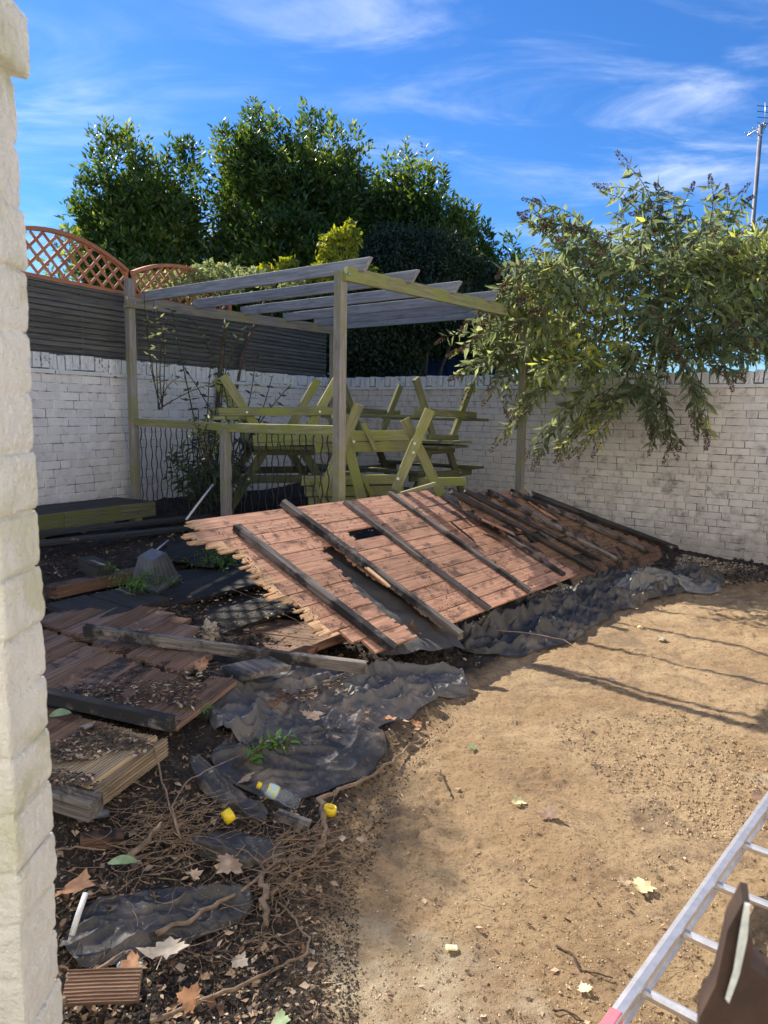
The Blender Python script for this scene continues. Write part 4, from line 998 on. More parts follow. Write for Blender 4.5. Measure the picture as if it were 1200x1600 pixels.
laurel('tallest dark evergreen tree in the middle, its top spike highest of all', 15,
       [(400, 265, 48, 85, 0), (460, 270, 60, 75, -.3), (520, 290, 60, 75, 0), (385, 350, 46, 75, -.4), (450, 370, 95, 80, -.6), (540, 380, 60, 70, 0), (400, 470, 80, 70, 0), (500, 470, 80, 60, 0)],
       [(400, 168), (392, 190), (408, 202), (432, 195), (350, 212), (462, 205), (484, 172), (500, 190), (520, 205), (556, 212), (540, 235), (378, 215)], 2400, 2, 460)
laurel('lower dark evergreen tree at the right of the group, stepping down to the sky', 15.5,
       [(610, 320, 38, 65, 0), (650, 330, 40, 65, .3), (690, 360, 36, 60, 0), (640, 400, 70, 60, 0), (730, 400, 42, 50, 0), (775, 430, 40, 42, 0), (690, 480, 110, 60, 0)],
       [(612, 258), (630, 240), (650, 262), (668, 250), (690, 278), (712, 318), (738, 345), (762, 362), (728, 330), (795, 385)], 1500, 3, 680)
def shade_tree():
    R = np.random.default_rng(77); c = np.array([-7.42, 8.95, 6.8]); base = np.array([-7.6, 9.1, .3]); root = thing('garden_tree', base, 'thin-leaved garden tree over the left boundary, out of frame, dappling the debris', 'tree')
    n = 7500; u = unit(R.normal(size=(n, 3))); q = c+u*np.array([1.35, 1.35, 1.25])*(R.random(n)**.45)[:, None]
    for cc, rr_, m in (((-8.3, 9.9, 5.6), 1.0, 1100), ((-6.75, 8.3, 5.7), .7, 700)): v = unit(R.normal(size=(m, 3))); q = np.concatenate([q, np.array(cc)+v*rr_*(R.random(m)**.45)[:, None]])
    n = len(q); foliage('crown', leaf_mesh(q, R.normal(size=(n, 3))+np.array([0, 0, -.4]), R.uniform(.08, .15, n), R.uniform(.04, .07, n), R.random(n), simple=True), 'laurel', root)
    tube('trunk', [base, base+np.array([.05, 0, 2.]), c-np.array([0, 0, 1.6]), c+np.array([0, 0, .6])], [.16, .13, .08, .03], M['bark'], root, 8)
    for k in range(8): tube('branch', wiggle(c-np.array([0, 0, 1.4]), q[k*91], 5, .06, seed=k), [.05, .04, .03, .025, .018, .012], M['bark'], root, 5)
shade_tree()
def weeping(label, Y, lobes, n, seed, mat, cat, name, base_px, leaf=.07, droop=.7, group=None, strands=True):
    R = np.random.default_rng(seed); base = P(base_px, 600, Y); base[2] = .4
    root = thing(name, base, label, cat, group); px_m = FPX/Y
    cs = np.array([P(x, y, Y+dy) for x, y, rx, ry, dy in lobes]); rs = np.array([(rx/px_m, rx/px_m*.6, ry/px_m) for x, y, rx, ry, dy in lobes])
    wt = rs[:, 0]*rs[:, 2]; idx = R.choice(len(cs), n, p=wt/wt.sum()); u = unit(R.normal(size=(n, 3))); rad = R.uniform(.5, 1.08, n)**.6
    q = cs[idx]+u*rs[idx]*rad[:, None]; k = 9 if strands else 5; t = np.arange(k)[None, :]/k
    sp = R.uniform(.25, .6, n)[:, None] if strands else np.full((n, 1), .12)
    lp = q[:, None]+np.stack([(t*sp)*u[:, :1]*.3, (t*sp)*u[:, 1:2]*.3, -t*sp*droop], -1)+R.normal(size=(n, k, 3))*.02
    ld = R.normal(size=(n, k, 3))*.5+np.array([0, 0, -droop]); N = n*k
    rnd = np.clip(R.normal(.45, .22, (n, k))+fbm(q[:, 0]*1.5, q[:, 2]*1.5, 2)[:, None], 0, 1)
    foliage('foliage', leaf_mesh(lp.reshape(-1, 3), ld.reshape(-1, 3), R.uniform(.6, 1.2, N)*leaf, R.uniform(.4, .7, N)*leaf, rnd.ravel(), simple=True), mat, root)
    for i in range(min(6, len(cs))): tube('stem', wiggle(base, cs[i]+np.array([0, 0, rs[i][2]*.7]), 7, .08, .3, seed=seed+i), [.05, .045, .04, .03, .025, .02, .015, .01], M['bark'], root, 5)
    return root
weeping('dark weeping tree with small hanging leaves behind the pergola, beyond the back wall', 13.4,
        [(620, 400, 52, 55, 0), (680, 410, 62, 60, .2), (600, 500, 60, 70, 0), (560, 540, 45, 50, -.2), (670, 470, 90, 45, 0), (740, 430, 38, 42, .3), (770, 460, 36, 45, .2), (600, 575, 60, 40, 0), (520, 545, 38, 50, -.2), (525, 500, 35, 40, 0)], 6400, 21, 'ivy', 'tree', 'weeping_tree', 640)
weeping('bright yellow-green climber leaves above the pergola post', 12.9, [(528, 392, 26, 32, -.4), (548, 366, 12, 22, -.4), (515, 418, 26, 18, -.4), (556, 425, 36, 14, -.4)], 620, 22, 'yellowleaf', 'climber', 'yellow_climber', 525, .085, .3, strands=False)
weeping('small yellow climber tuft behind the rafters, left of the taller yellow climber', 12.6, [(453, 415, 18, 12, 0), (412, 425, 14, 12, 0), (470, 428, 22, 10, 0)], 240, 23, 'yellowleaf', 'climber', 'yellow_climber', 450, .08, .3, strands=False)
weeping('pale leafy climber growing over the small trellis and the fence top', 9.9, [(250, 440, 42, 14, -.6), (300, 430, 30, 14, -.3), (340, 425, 34, 14, 0), (390, 432, 36, 13, .6), (440, 440, 40, 13, 1.2), (320, 455, 60, 14, 0)], 520, 24, 'climber', 'climber', 'pale_climber', 330, .075, .2, strands=False)

def shoot_leaves(starts, ends, sag, per, L0, R, pair=True, up=0.):
    """leafy shoots from starts to ends, returns leaf arrays and tube paths"""
    P_, D_, T_ = [], [], []; paths = []
    for a, b in zip(starts, ends):
        L = np.linalg.norm(b-a); n = max(4, int(L/per)); off = R.normal(size=3)*.06*L
        pts = []
        for i in range(n+1):
            t = i/n; p = a+(b-a)*t+np.array([0, 0, sag*L*math.sin(math.pi*t)])+off*math.sin(math.pi*t); pts.append(p)
        paths.append(pts); pts = np.array(pts); tan = unit(np.gradient(pts, axis=0)); ph = R.uniform(0, 3)
        for i in range(1, n+1):
            if i/n < .12: continue
            for sg in ((1, -1) if pair else (1,)):
                ang = ph+i*1.57*.5+(0 if sg > 0 else math.pi)
                s1 = unit(np.cross(tan[i], [0.3, .2, 1.])); s2 = np.cross(tan[i], s1)
                d = s1*math.cos(ang)+s2*math.sin(ang); P_.append(pts[i]); D_.append(d+tan[i]*.5+np.array([0, 0, -.55+up])+R.normal(size=3)*.15); T_.append(i/n)
    return np.array(P_), np.array(D_), np.array(T_), paths
def merge_tubes(paths, r0, r1, k=4):
    vs = []; fs = []
    for pts in paths:
        pts = pts[::2]+[pts[-1]] if len(pts) > 6 else pts
        v, f = tube_data(pts, list(np.linspace(r0, r1, len(pts))), k, False); b = len(vs); vs += v; fs += [tuple(i+b for i in q) for q in f]
    return mesh('stems', vs, fs)
def seed_heads(tips, dirs, R, size=.16):
    p = []; d = []; 
    for t_, q in zip(tips, dirs):
        k = 120; s = R.random(k); q = unit(q+np.array([0, 0, -.6])+R.normal(size=3)*.3); sz = size*R.uniform(.6, 1.2)
        rad = .026*(1-s)**.7*sz/.16; o = unit(np.cross(np.tile(q, (k, 1)), R.normal(size=(k, 3))))
        p.append(t_+q*(s*sz)[:, None]+o*rad[:, None]*.6); d.append(o+q*.4)
    p = np.concatenate(p); d = np.concatenate(d); N = len(p)
    return leaf_mesh(p, d, R.uniform(.018, .030, N), R.uniform(.009, .015, N), R.random(N), simple=True)
def buddleia():
    R = np.random.default_rng(40); C0 = P(1000, 480, 9.6); root = thing('buddleia_bush', (C0[0], C0[1]+.2, .2), 'big grey-green buddleia bush hanging over the right end of the back wall, brown seed heads', 'bush')
    starts = []; ends = []
    for k in range(400):
        x = R.uniform(745, 1330); top = np.interp(x, [740, 830, 900, 960, 1050, 1120, 1200, 1330], [500, 370, 360, 320, 330, 315, 330, 330]); bot = np.interp(x, [740, 800, 900, 1000, 1100, 1200, 1330], [560, 585, 590, 570, 555, 545, 545])
        y = R.uniform(top+8, bot); Yd = R.uniform(-.9, .9); e = P(x, y, 9.3+Yd*(.6 if y > 560 else 1))
        if y > 575: e = P(x, y, R.uniform(8.0, 8.7)-(x-1000)/1180*1.5)
        s_ = lerp(e, C0+np.array([0, .1, -.9]), R.uniform(.22, .5))+np.array([0, R.uniform(-.1, .3), R.uniform(0, .2)])
        if R.random() < .35: e = e+np.array([R.uniform(-.25, .25), -.1, -.25])
        starts.append(s_); ends.append(e)
    tips = [(778, 458), (792, 482), (768, 500), (802, 432), (822, 462), (842, 482), (812, 508), (838, 318), (868, 340), (830, 345), (955, 292), (905, 352), (985, 310), (1030, 335), (1078, 300), (1120, 305), (1165, 315), (1010, 345), (715, 548), (730, 505), (750, 470), (725, 580), (790, 440), (795, 665), (812, 640), (905, 700), (880, 690), (935, 690), (845, 700), (1010, 655), (1050, 690), (1080, 640), (1020, 690), (1105, 670), (1140, 590), (870, 560), (770, 610), (755, 560)]
    keyt = []
    for x, y in tips:
        Y = 8.35 if (x < 850 and 425 < y < 515) else 9.4 if y < 480 else 8.6-(x-900)/1180*1.6; e = P(x, y, Y)
        st = lerp(e, P(min(1100, x+120) if x < 1000 else x-30, y+130 if y < 400 else min(560, y-120 if y > 600 else y), Y+.5), .85); starts.append(st); ends.append(e); keyt.append(e)
        for j in range(2): starts.append(lerp(st, e, .25)); ends.append(e+R.normal(size=3)*.13)
    p, d, t_, paths = shoot_leaves(starts, ends, .12, .062, .1, R)
    N = len(p); patch = fbm(p[:, 0]*1.6+3, p[:, 2]*1.6, 2)*.9; rnd = np.clip(R.normal(.46, .2, N)+patch, 0, 1)
    foliage('foliage', leaf_mesh(p, d, R.uniform(.10, .25, N)*(1.1-.35*t_), R.uniform(.035, .065, N), rnd), 'buddleia', root)
    # denser small inner leaves
    n = 6000; x = R.uniform(800, 1330, n); top = np.interp(x, [740, 830, 960, 1050, 1200, 1330], [520, 410, 380, 370, 360, 360]); bot = np.interp(x, [740, 900, 1000, 1100, 1330], [540, 585, 580, 565, 560]); y = top+(bot-top)*R.random(n)
    q = np.array([P(a, b, 9.5+R.uniform(-.4, .8)) for a, b in zip(x, y)])
    foliage('inner_foliage', leaf_mesh(q, R.normal(size=(n, 3))+np.array([0, 0, -.6]), R.uniform(.09, .16, n), R.uniform(.03, .05, n), np.clip(R.normal(.4, .2, n), 0, 1), simple=True), 'buddleia', root)
    obj('stems', merge_tubes(paths, .008, .003, 3), M['bark'], root)['kind'] = 'stuff'
    sel = [k for k in range(400) if R.random() < .22]+list(range(400, len(ends)))
    foliage('seed_heads', seed_heads([ends[k] for k in sel], [unit(ends[k]-starts[k]) for k in sel], R, .21), 'seed', root)
    b0 = np.array([C0[0], C0[1]+.3, .2])
    for k in range(9): tube('branch', wiggle(b0+R.normal(size=3)*.1, np.mean([starts[k*37], C0], 0), 7, .08, .1, seed=k), [.05, .045, .04, .034, .028, .022, .018, .014], M['bark'], root, 6)
buddleia()
def plant(name, label, cat, base, tips, mat, L0, seed, sag=.1, per=.05, r=.006, group=None, w=.3, heads=False, up=.3):
    R = np.random.default_rng(seed); base = np.array(base); root = thing(name, base, label, cat, group)
    starts = [base+R.normal(size=3)*.02 if not isinstance(t_[0], tuple) else t_[0] for t_ in tips]; ends = [np.array(t_) for t_ in tips]
    p, d, t_, paths = shoot_leaves(starts, ends, sag, per, L0, R, up=up); N = len(p)
    foliage('leaves', leaf_mesh(p, d, R.uniform(.7, 1.2, N)*L0, R.uniform(.8, 1.2, N)*L0*w, R.random(N)), mat, root)
    obj('stems', merge_tubes(paths, r, r*.4, 5), M['twig_dark'], root)['kind'] = 'stuff'; return root
plant('sapling', 'sparse dark-leaved sapling growing up through the pergola in front of the fence', 'plant', P(335, 790, 8.6), [P(268, 485, 8.5), P(300, 500, 8.6), P(352, 505, 8.6), P(378, 515, 8.6), P(330, 560, 8.4), P(285, 570, 8.5), P(425, 590, 8.4), P(400, 560, 8.7), P(455, 600, 8.3), P(310, 640, 8.2), P(360, 600, 8.3)], 'sapling', .10, 51, .04, .11, .010)
plant('climbing_stems', 'grey sprawling stems with pale dead leaves beside the left pergola post', 'plant', P(250, 640, 8.5), [P(225, 455, 8.2), P(245, 480, 8.1), P(262, 500, 8.3), P(230, 500, 8.2), P(330, 600, 8.3), P(280, 590, 8.4), P(240, 470, 8.2)], 'climber', .08, 55, .05, .13, .007)
plant('shrub', 'small dark shrub behind the railing, left of the low post', 'bush', P(310, 800, 7.9), [P(270+R_*13, 655+abs(R_-4)*14, 7.8+.05*R_) for R_ in range(10)]+[P(268+R_*16, 710+(R_ % 3)*12, 7.7) for R_ in range(9)]+[P(262+R_*18, 745+(R_ % 2)*12, 7.75) for R_ in range(8)], 'sapling', .11, 52, .15, .05)
plant('shrub', 'yellow-green leafy tuft poking over the railing beside the low post', 'bush', P(325, 720, 7.5), [P(300+q*9, 655+(q % 3)*9, 7.4) for q in range(8)], 'climber', .07, 53, .1, .04)
plant('leafy_sprig', 'broken leafy sprig with fresh green leaves lying above the plastic bottle', 'twig', GP(372, 1205, .02), [GP(462, 1156, .09), GP(430, 1150, .10), GP(455, 1150, .06)], 'weed', .055, 54, .15, .028, .004)
for i, (x, y, lb, k) in enumerate([(345, 888, 'patch of bright green weed in the dark rubble right of the planter', 34), (215, 928, 'low feathery green weed in front of the grey planter', 26), (1190, 872, 'green moss tuft at the foot of the back wall, far right', 16), (305, 1132, 'small fresh green seedling at the edge of the decking', 5)]):
    z = .42 if y < 1000 and x < 600 else .03; b = G(x, y, z+.05) if y < 1000 else GP(x, y, .01); R = np.random.default_rng(90+i)
    sp = .16 if k > 10 else .05
    plant('weed_clump', lb, 'weed', b, [b+np.array([R.normal()*sp, R.normal()*sp, abs(R.normal())*.06+.03]) for _ in range(k)], 'weed', .035, 60+i, .2, .022, .0015)

# ------------------------------------------------------------------ loose things
def maple(size, seed, curl=.25):
    rr = random.Random(seed); lob = [(-90, .22), (-66, .48), (-46, .44), (-28, .66), (-16, .58), (2, .92), (14, .70), (26, .74), (42, .52), (56, .80), (74, .70), (90, 1.), (106, .70), (124, .80), (138, .52), (154, .74), (166, .70), (178, .92), (196, .58), (208, .66), (226, .44), (246, .48)]
    vs = [(0, 0, 0)]; ca = rr.uniform(0, 6.28); n = len(lob)
    for ring in (.5, 1.):
        for a, r in lob:
            r = (r if ring == 1 else .30+.25*r)*rr.uniform(.93, 1.07)*(1 if ring == 1 else .8); a = math.radians(a); x = r*math.cos(a); y = r*math.sin(a)
            u_ = x*math.cos(ca)+y*math.sin(ca); z = curl*(u_*u_*1.1)+.10*math.sin(5*x+seed)*math.cos(4*y)*ring+rr.uniform(-.05, .05)*ring; vs.append((x*.5*size, y*.5*size, z*.5*size))
    fs = [(0, 1+i, 1+(i+1) % n) for i in range(n)]+[(1+i, 1+n+i, 1+n+(i+1) % n, 1+(i+1) % n) for i in range(n)]
    b = len(vs); vs += [(-.006*size, 0, .01*size), (.006*size, 0, .01*size), (.05*size, -.62*size, .05*size), (.04*size, -.62*size, .05*size)]; fs.append((b, b+1, b+2, b+3))
    m_ = mesh('maple_leaf', vs, fs, True); attr(m_, 'rnd', [0]+[.5]*n+[rr.random()*.5 for _ in range(n)]+[0]*4); return m_
def put_leaf(x, y, size, mat, label, seed, z=None, lift=.012, tilt=.35, curl=.3, name='maple_leaf'):
    p = GP(x, y, lift) if z is None else G(x, y, z); rr = random.Random(seed)
    MM = Matrix.Translation(V(p)) @ Matrix.Rotation(rr.uniform(-tilt, tilt)+.15, 4, 'X') @ Matrix.Rotation(rr.uniform(-tilt, tilt), 4, 'Y') @ Matrix.Rotation(rr.uniform(0, 6.28), 4, 'Z')
    o = obj(name, maple(size, seed, curl), M[mat], None, MM); return meta(o, label, 'leaf')
LV = [(112, 1388, .19, 'leaf_rust', 'large rust-brown maple leaf beside the cream wall end', None, .05), (256, 1488, .17, 'leaf_grey', 'big pale beige maple leaf with its stalk, right of the ribbed offcut', None, .06),
      (360, 1348, .14, 'leaf_tan', 'pinkish tan maple leaf below the purple-brown sheet scrap', None, .04), (298, 1366, .10, 'leaf_tan', 'folded tan leaf left of the pinkish maple leaf', None, .04), (382, 1216, .11, 'leaf_tan', 'light tan leaf just left of the bottle cap', None, .05),
      (488, 1116, .15, 'leaf_tan', 'tan maple leaf lying on the grey crumpled sheet', None, .12), (606, 1124, .11, 'leaf_rust', 'rust leaf at the edge of the grey sheet, the left of two', None, .05), (650, 1132, .09, 'leaf_rust', 'rust leaf at the edge of the grey sheet, the right of two', None, .04),
      (812, 1254, .10, 'leaf_pale', 'pale yellow leaf lying flat on the sand beside the curled brown one', None, .012), (857, 1274, .12, 'leaf_brown', 'curled brown leaf casting a shadow on the open sand', None, .02), (1000, 1384, .12, 'leaf_pale', 'pale yellow leaf on the sand nearest the ladder', None, .018), (975, 1380, .07, 'leaf_tan', 'small tan leaf touching the pale one near the ladder', None, .012),
      (736, 1167, .07, 'leaf_green', 'pale green leaf on the sand right of the long root', None, .015), (914, 1546, .06, 'leaf_pale', 'small yellow leaf low on the sand near the foot of the picture', None, .01), (1188, 1243, .10, 'leaf_brown', 'dark brown leaf behind the ladder rail at the right edge', None, .03),
      (648, 984, .13, 'leaf_rust', 'upright rust-brown leaf at the foot of the fence panel', .33, 0), (200, 1082, .09, 'leaf_brown', 'dark brown leaf on the deck boards', .43, 0), (318, 1040, .13, 'leaf_rust', 'orange-brown leaf lying against the long timber', .40, 0), (405, 1046, .10, 'leaf_rust', 'reddish leaf standing up in front of the long timber', .36, 0),
      (112, 1068, .12, 'leaf_brown', 'flat brown leaf on the deck nearest the cream wall', .44, 0), (208, 1037, .05, 'leaf_rust', 'small bright orange leaf on the deck boards', .46, 0), (140, 1132, .11, 'leaf_tan', 'tan leaf on the near deck section below the splintered joist', .40, 0), (208, 1505, .10, 'leaf_rust', 'orange-brown leaf above the ribbed offcut', None, .07),
      (118, 843, .12, 'leaf_rust', 'rust leaf on the dark boards before the green step', .69, 0), (190, 838, .08, 'leaf_brown', 'dark red-brown leaf right of the rust one on the dark boards', .69, 0), (435, 1596, .08, 'leaf_green', 'yellow-green leaf at the bottom edge of the view', None, .03), (930, 1196, .08, 'leaf_brown', 'brown leaf on the sand, middle distance', None, .015),
      (372, 1500, .08, 'leaf_grey', 'beige leaf scrap in the soil right of the big pale maple leaf', None, .02), (300, 1560, .10, 'leaf_rust', 'rust leaf low in the soil near the bottom', None, .03), (230, 1245, .10, 'leaf_tan', 'tan leaf under the near deck section', None, .04), (565, 1312, .06, 'leaf_tan', 'small tan leaf at the bend of the thick root', None, .02)]
for i, (x, y, s_, mt, lb, z, lf) in enumerate(LV): put_leaf(x, y, s_, mt, lb, 200+i, z, lf, curl=.55 if 'curled' in lb or 'folded' in lb or 'upright' in lb or 'standing' in lb else .25, tilt=.9 if 'upright' in lb or 'standing' in lb else .35)
def oval(x, y, L, w, mat, label, ang, lift=.02, z=None):
    p = GP(x, y, lift) if z is None else G(x, y, z); n = 8; vs = []; 
    for i in range(n+1):
        t = i/n; ww = w*math.sin(math.pi*min(1, t*.97+.02))**.7; zz = .15*L*math.sin(t*3); vs += [(L*(t-.5), -ww/2, zz+.1*w), (L*(t-.5), 0, zz), (L*(t-.5), ww/2, zz+.1*w)]
    fs = [q for i in range(n) for q in ((i*3, i*3+3, i*3+4, i*3+1), (i*3+1, i*3+4, i*3+5, i*3+2))]
    m_ = mesh('leaf', vs, fs, True); attr(m_, 'rnd', [random.random()*.3]*len(vs)); return meta(obj('oval_leaf', m_, M[mat], None, Matrix.Translation(V(p)) @ Matrix.Rotation(ang, 4, 'Z') @ Matrix.Rotation(.3, 4, 'X')), label, 'leaf')
oval(192, 1349, .10, .038, 'leaf_green', 'limp grey-green oval leaf lying on the dark plastic scrap', .1, .07); oval(94, 1118, .09, .05, 'leaf_green', 'grey-green oval leaf beside the cream wall on the splintered joist', .4, z=.42)
oval(402, 1192, .07, .03, 'weed', 'single fresh green leaf below the leafy sprig', -.6, .05)

def branch(label, pts, r, mat='root', name='root', lift=.02, k=6, cat='root', zs=None):
    w = [GP(x, y, lift) if zs is None else G(x, y, zs[i]) for i, (x, y) in enumerate(pts)]; out = []
    for a, b in zip(w[:-1], w[1:]):
        for i in range(4): out.append(V(lerp(a, b, i/4))+Vector((random.uniform(-1, 1), random.uniform(-1, 1), random.uniform(-.3, .6)))*r*.9)
    out.append(V(w[-1])); n = len(out); rad = [r*(1-.55*i/n)*random.uniform(.85, 1.15) for i in range(n)]
    return meta(tube(name, out, rad, M[mat], None, k), label, cat)
branch('long pale root running along the edge of the sand, right of the bottle', [(503, 1247), (540, 1232), (575, 1215), (612, 1190), (640, 1165), (664, 1152)], .011)
branch('thick bent root right of the bottle, curling down to the left', [(500, 1250), (508, 1290), (505, 1322), (480, 1340), (445, 1348), (415, 1352)], .013)
branch('long thin branch slanting up through the middle of the root tangle', [(243, 1458), (290, 1440), (345, 1412), (400, 1378), (432, 1342)], .009, lift=.05)
branch('short thick grey stick standing out of the roots below the bent root', [(408, 1362), (412, 1400), (417, 1446)], .014, name='stick', cat='stick', lift=.04)
branch('long thin root curving round the bottom of the soil', [(235, 1600), (300, 1572), (370, 1545), (430, 1515), (478, 1492), (482, 1465), (455, 1430), (425, 1400)], .007, lift=.02)
branch('root rising from the bottom left corner beside the cream wall', [(94, 1572), (130, 1540), (165, 1510), (195, 1487)], .010, lift=.04)
branch('thin upright stem bending over the soil below the near deck section', [(236, 1148), (246, 1195), (262, 1250), (282, 1310)], .005, lift=.09)
branch('second thin stem crossing the upright stem', [(282, 1310), (268, 1262), (290, 1222), (330, 1200), (375, 1180)], .0045, lift=.08)
branch('straight brown stick leaning in the root clump left of the sheet scrap', [(204, 1338), (228, 1312), (252, 1285)], .012, name='stick', cat='stick', lift=.07)
branch('thin pale root running left from the offcut to the cream wall', [(80, 1330), (120, 1324), (165, 1328)], .005, lift=.06)
branch('thin root looping on the sand edge under the thick bent root', [(420, 1400), (450, 1370), (500, 1345), (530, 1318), (560, 1330)], .005, lift=.012)
branch('short dark twig lying alone on the sand right of the green leaf', [(688, 1205), (694, 1222), (706, 1245)], .005, 'twig_dark', 'twig', .008, cat='twig')
branch('forked black twig low on the sand, right of the wood chip', [(870, 1478), (895, 1492), (905, 1515), (930, 1520), (958, 1528)], .004, 'twig_dark', 'twig', .008, cat='twig')
branch('bent black twig at the bottom edge of the sand', [(862, 1578), (885, 1580), (912, 1596)], .004, 'twig_dark', 'twig', .008, cat='twig')
branch('thin bare stem trailing from the foot of the fence panel over the sheet', [(745, 962), (775, 985), (830, 990), (880, 1000), (905, 1015)], .0045, 'root', 'stem', .14, cat='stem')
branch('thin bare stem in the shade beneath the jagged end of the fence panel', [(360, 920), (400, 935), (440, 958), (478, 976)], .004, 'twig_dark', 'stem', cat='stem', zs=[.5, .48, .42, .38])
def rodthing(a, b, r, mat, label, name, cat): return meta(tube(name, [a, lerp(a, b, .5)+np.array([0, 0, .004]), b], r, M[mat], None, 6), label, cat)
rodthing(P(291, 812, 7.0), P(333, 757, 7.4), .011, 'white_plastic', 'white stick leaning against the railing behind the dark boards', 'white_stick', 'stick')
rodthing(G(231, 872, .52), G(263, 844, .60), .007, 'white_plastic', 'short white rod standing behind the grey planter', 'white_rod', 'rod')
rodthing(G(262, 876, .50), G(334, 868, .50), .006, 'white_plastic', 'thin white strip lying right of the planter', 'white_strip', 'strip')
rodthing(GP(112, 1462, .06), GP(134, 1396, .12), .009, 'white_plastic', 'white tipped plastic tube beside the big rust leaf', 'plastic_tube', 'tube')
rodthing(GP(122, 1280, .05), GP(168, 1270, .06), .016, 'grey_plastic', 'dirty grey pipe end below the thick sawn timber', 'pipe', 'pipe')

def lathe(prof, k=20):
    vs = []; fs = []
    for (x, r) in prof:
        for j in range(k): t_ = 2*math.pi*j/k; vs.append((x, r*math.cos(t_), r*math.sin(t_)))
    for i in range(len(prof)-1):
        for j in range(k): a = i*k+j; b = i*k+(j+1) % k; fs.append((a, b, b+k, a+k))
    return vs, fs
def bottle():
    a = GP(402, 1226, .055); b = GP(468, 1256, .05); L = float(np.linalg.norm(b-a)); MM = frame(a, b)
    root = thing('plastic_bottle', a, 'crumpled clear plastic bottle with yellow cap and label lying on the soil', 'bottle', M=MM)
    f = L/.21; sc = lambda pr: [(x*f, r*f) for x, r in pr]
    v, q = lathe(sc([(.012, .0125), (.025, .013), (.035, .018), (.055, .030), (.07, .0325), (.10, .031), (.115, .027), (.13, .031), (.16, .033), (.195, .032), (.205, .027), (.209, .012), (.206, .002)])); o = obj('body', mesh('bottle', v, q, True), M['clear'], root, MM)
    v, q = lathe(sc([(.048, .0275), (.055, .0312), (.07, .0338), (.098, .0322)])); obj('label', mesh('label', v, q, True), M['label'], root, MM)
    v, q = lathe(sc([(0, .001), (0, .0145), (.002, .0155), (.018, .0155), (.019, .013)])); obj('cap', mesh('cap', v, q, True), M['yellow'], root, MM)
bottle()
def ring(x, y, r, hgt, label, tilt, lift=.03):
    p = GP(x, y, lift); v, q = lathe([(0, r*.86), (0, r), (hgt*.5, r*1.04), (hgt, r), (hgt, r*.88), (hgt*.3, r*.85), (0, r*.86)], 24)
    MM = Matrix.Translation(V(p)) @ Matrix.Rotation(tilt[0], 4, 'Z') @ Matrix.Rotation(tilt[1], 4, 'Y'); meta(obj('yellow_cup', mesh('cup', v, q, True), M['yellow'], None, MM), label, 'cup')
ring(514, 1272, .027, .034, 'bright yellow plastic ring cup standing at the edge of the sand', (.3, -1.35), .012); ring(350, 1280, .026, .038, 'yellow plastic cup half buried in dark sheet left of the bottle', (.6, -.4), .07)
def planter():
    # a fluted square pot lying on its side, mouth up to the left
    root = thing('planter', G(238, 905, .45), 'grey plastic fluted planter upside down and tilted in the dark rubble', 'planter')
    MM = Matrix.Translation(V(G(237, 918, .46))+Vector((-.0, .04, .235))) @ Matrix.Rotation(math.radians(-28), 4, 'Z') @ Matrix.Rotation(math.radians(196), 4, 'X') @ Matrix.Rotation(math.radians(-10), 4, 'Y') @ Matrix.Scale(1.08, 4)
    def sq(r, z, fl=0.):
        out = []
        for sd in range(4):
            for k in range(10):
                t_ = -1+2*k/10; f_ = (1-fl*(k % 2)); p = [(1*f_, t_), (-t_, 1*f_), (-1*f_, -t_), (t_, -1*f_)][sd]; out.append((p[0]*r, p[1]*r, z))
        return out
    rings = [sq(.062, 0), sq(.066, .01, .05), sq(.105, .17, .05), sq(.112, .185), sq(.122, .19), sq(.122, .215), sq(.112, .215), sq(.10, .17), sq(.06, .012)]
    vs = [p for r_ in rings for p in r_]; n = 40; fs = [(i*n+j, i*n+(j+1) % n, (i+1)*n+(j+1) % n, (i+1)*n+j) for i in range(len(rings)-1) for j in range(n)]+[tuple(range(n))[::-1], tuple((len(rings)-1)*n+j for j in range(n))]
    obj('pot', mesh('pot', vs, fs), M['grey_plastic'], root, MM)
    v, f_ = tube_data([(MM @ Vector((.12*math.cos(a), .12*math.sin(a)*.0+.1, .21+.06*math.sin(a))))[:] for a in np.linspace(0, math.pi, 9)], .004, 5); obj('handle', mesh('handle', v, f_), M['grey_plastic'], root)
planter()
def lump(name, x, y, r, mat, label, cat, seed, z=None, group=None, squash=.6):
    p = GP(x, y, r*.4) if z is None else G(x, y, z); n = 12; k = 14; vs = []; sd = seed*3.1
    for i in range(n+1):
        th = math.pi*i/n
        for j in range(k):
            ph = 2*math.pi*j/k; d = (math.sin(th)*math.cos(ph), math.sin(th)*math.sin(ph), math.cos(th)*squash); q = 1+(1.8 if 'rag' in name or 'wrap' in name else .7)*float(fbm(d[0]*3+sd, d[1]*3+d[2]*4+sd, 4, .7)); vs.append(tuple(c*r*q for c in d))
    fs = [(i*k+j, i*k+(j+1) % k, (i+1)*k+(j+1) % k, (i+1)*k+j) for i in range(n) for j in range(k)]
    return meta(obj(name, mesh(name, vs, fs), M[mat], None, Matrix.Translation(V(p))), label, cat, group)
lump('rag', 328, 986, .055, 'rag', 'crumpled dirty white rag lying behind the long timber', 'rag', 1, z=.40, squash=1.1)
for i, (x, y, r) in enumerate([(172, 1489, .014), (184, 1498, .017), (190, 1508, .015), (200, 1512, .018), (214, 1510, .018), (192, 1488, .012)]): lump('pale_stone', x, y, r, 'stone_white', ['leftmost pale translucent stone above the ribbed offcut', 'pale stone second from the left above the ribbed offcut', 'pale stone in the middle of the row above the ribbed offcut', 'pale stone second from the right above the ribbed offcut', 'rightmost pale stone above the ribbed offcut', 'smallest pale stone, behind the row above the ribbed offcut'][i], 'stone', 30+i, group='pale stones above the ribbed offcut')
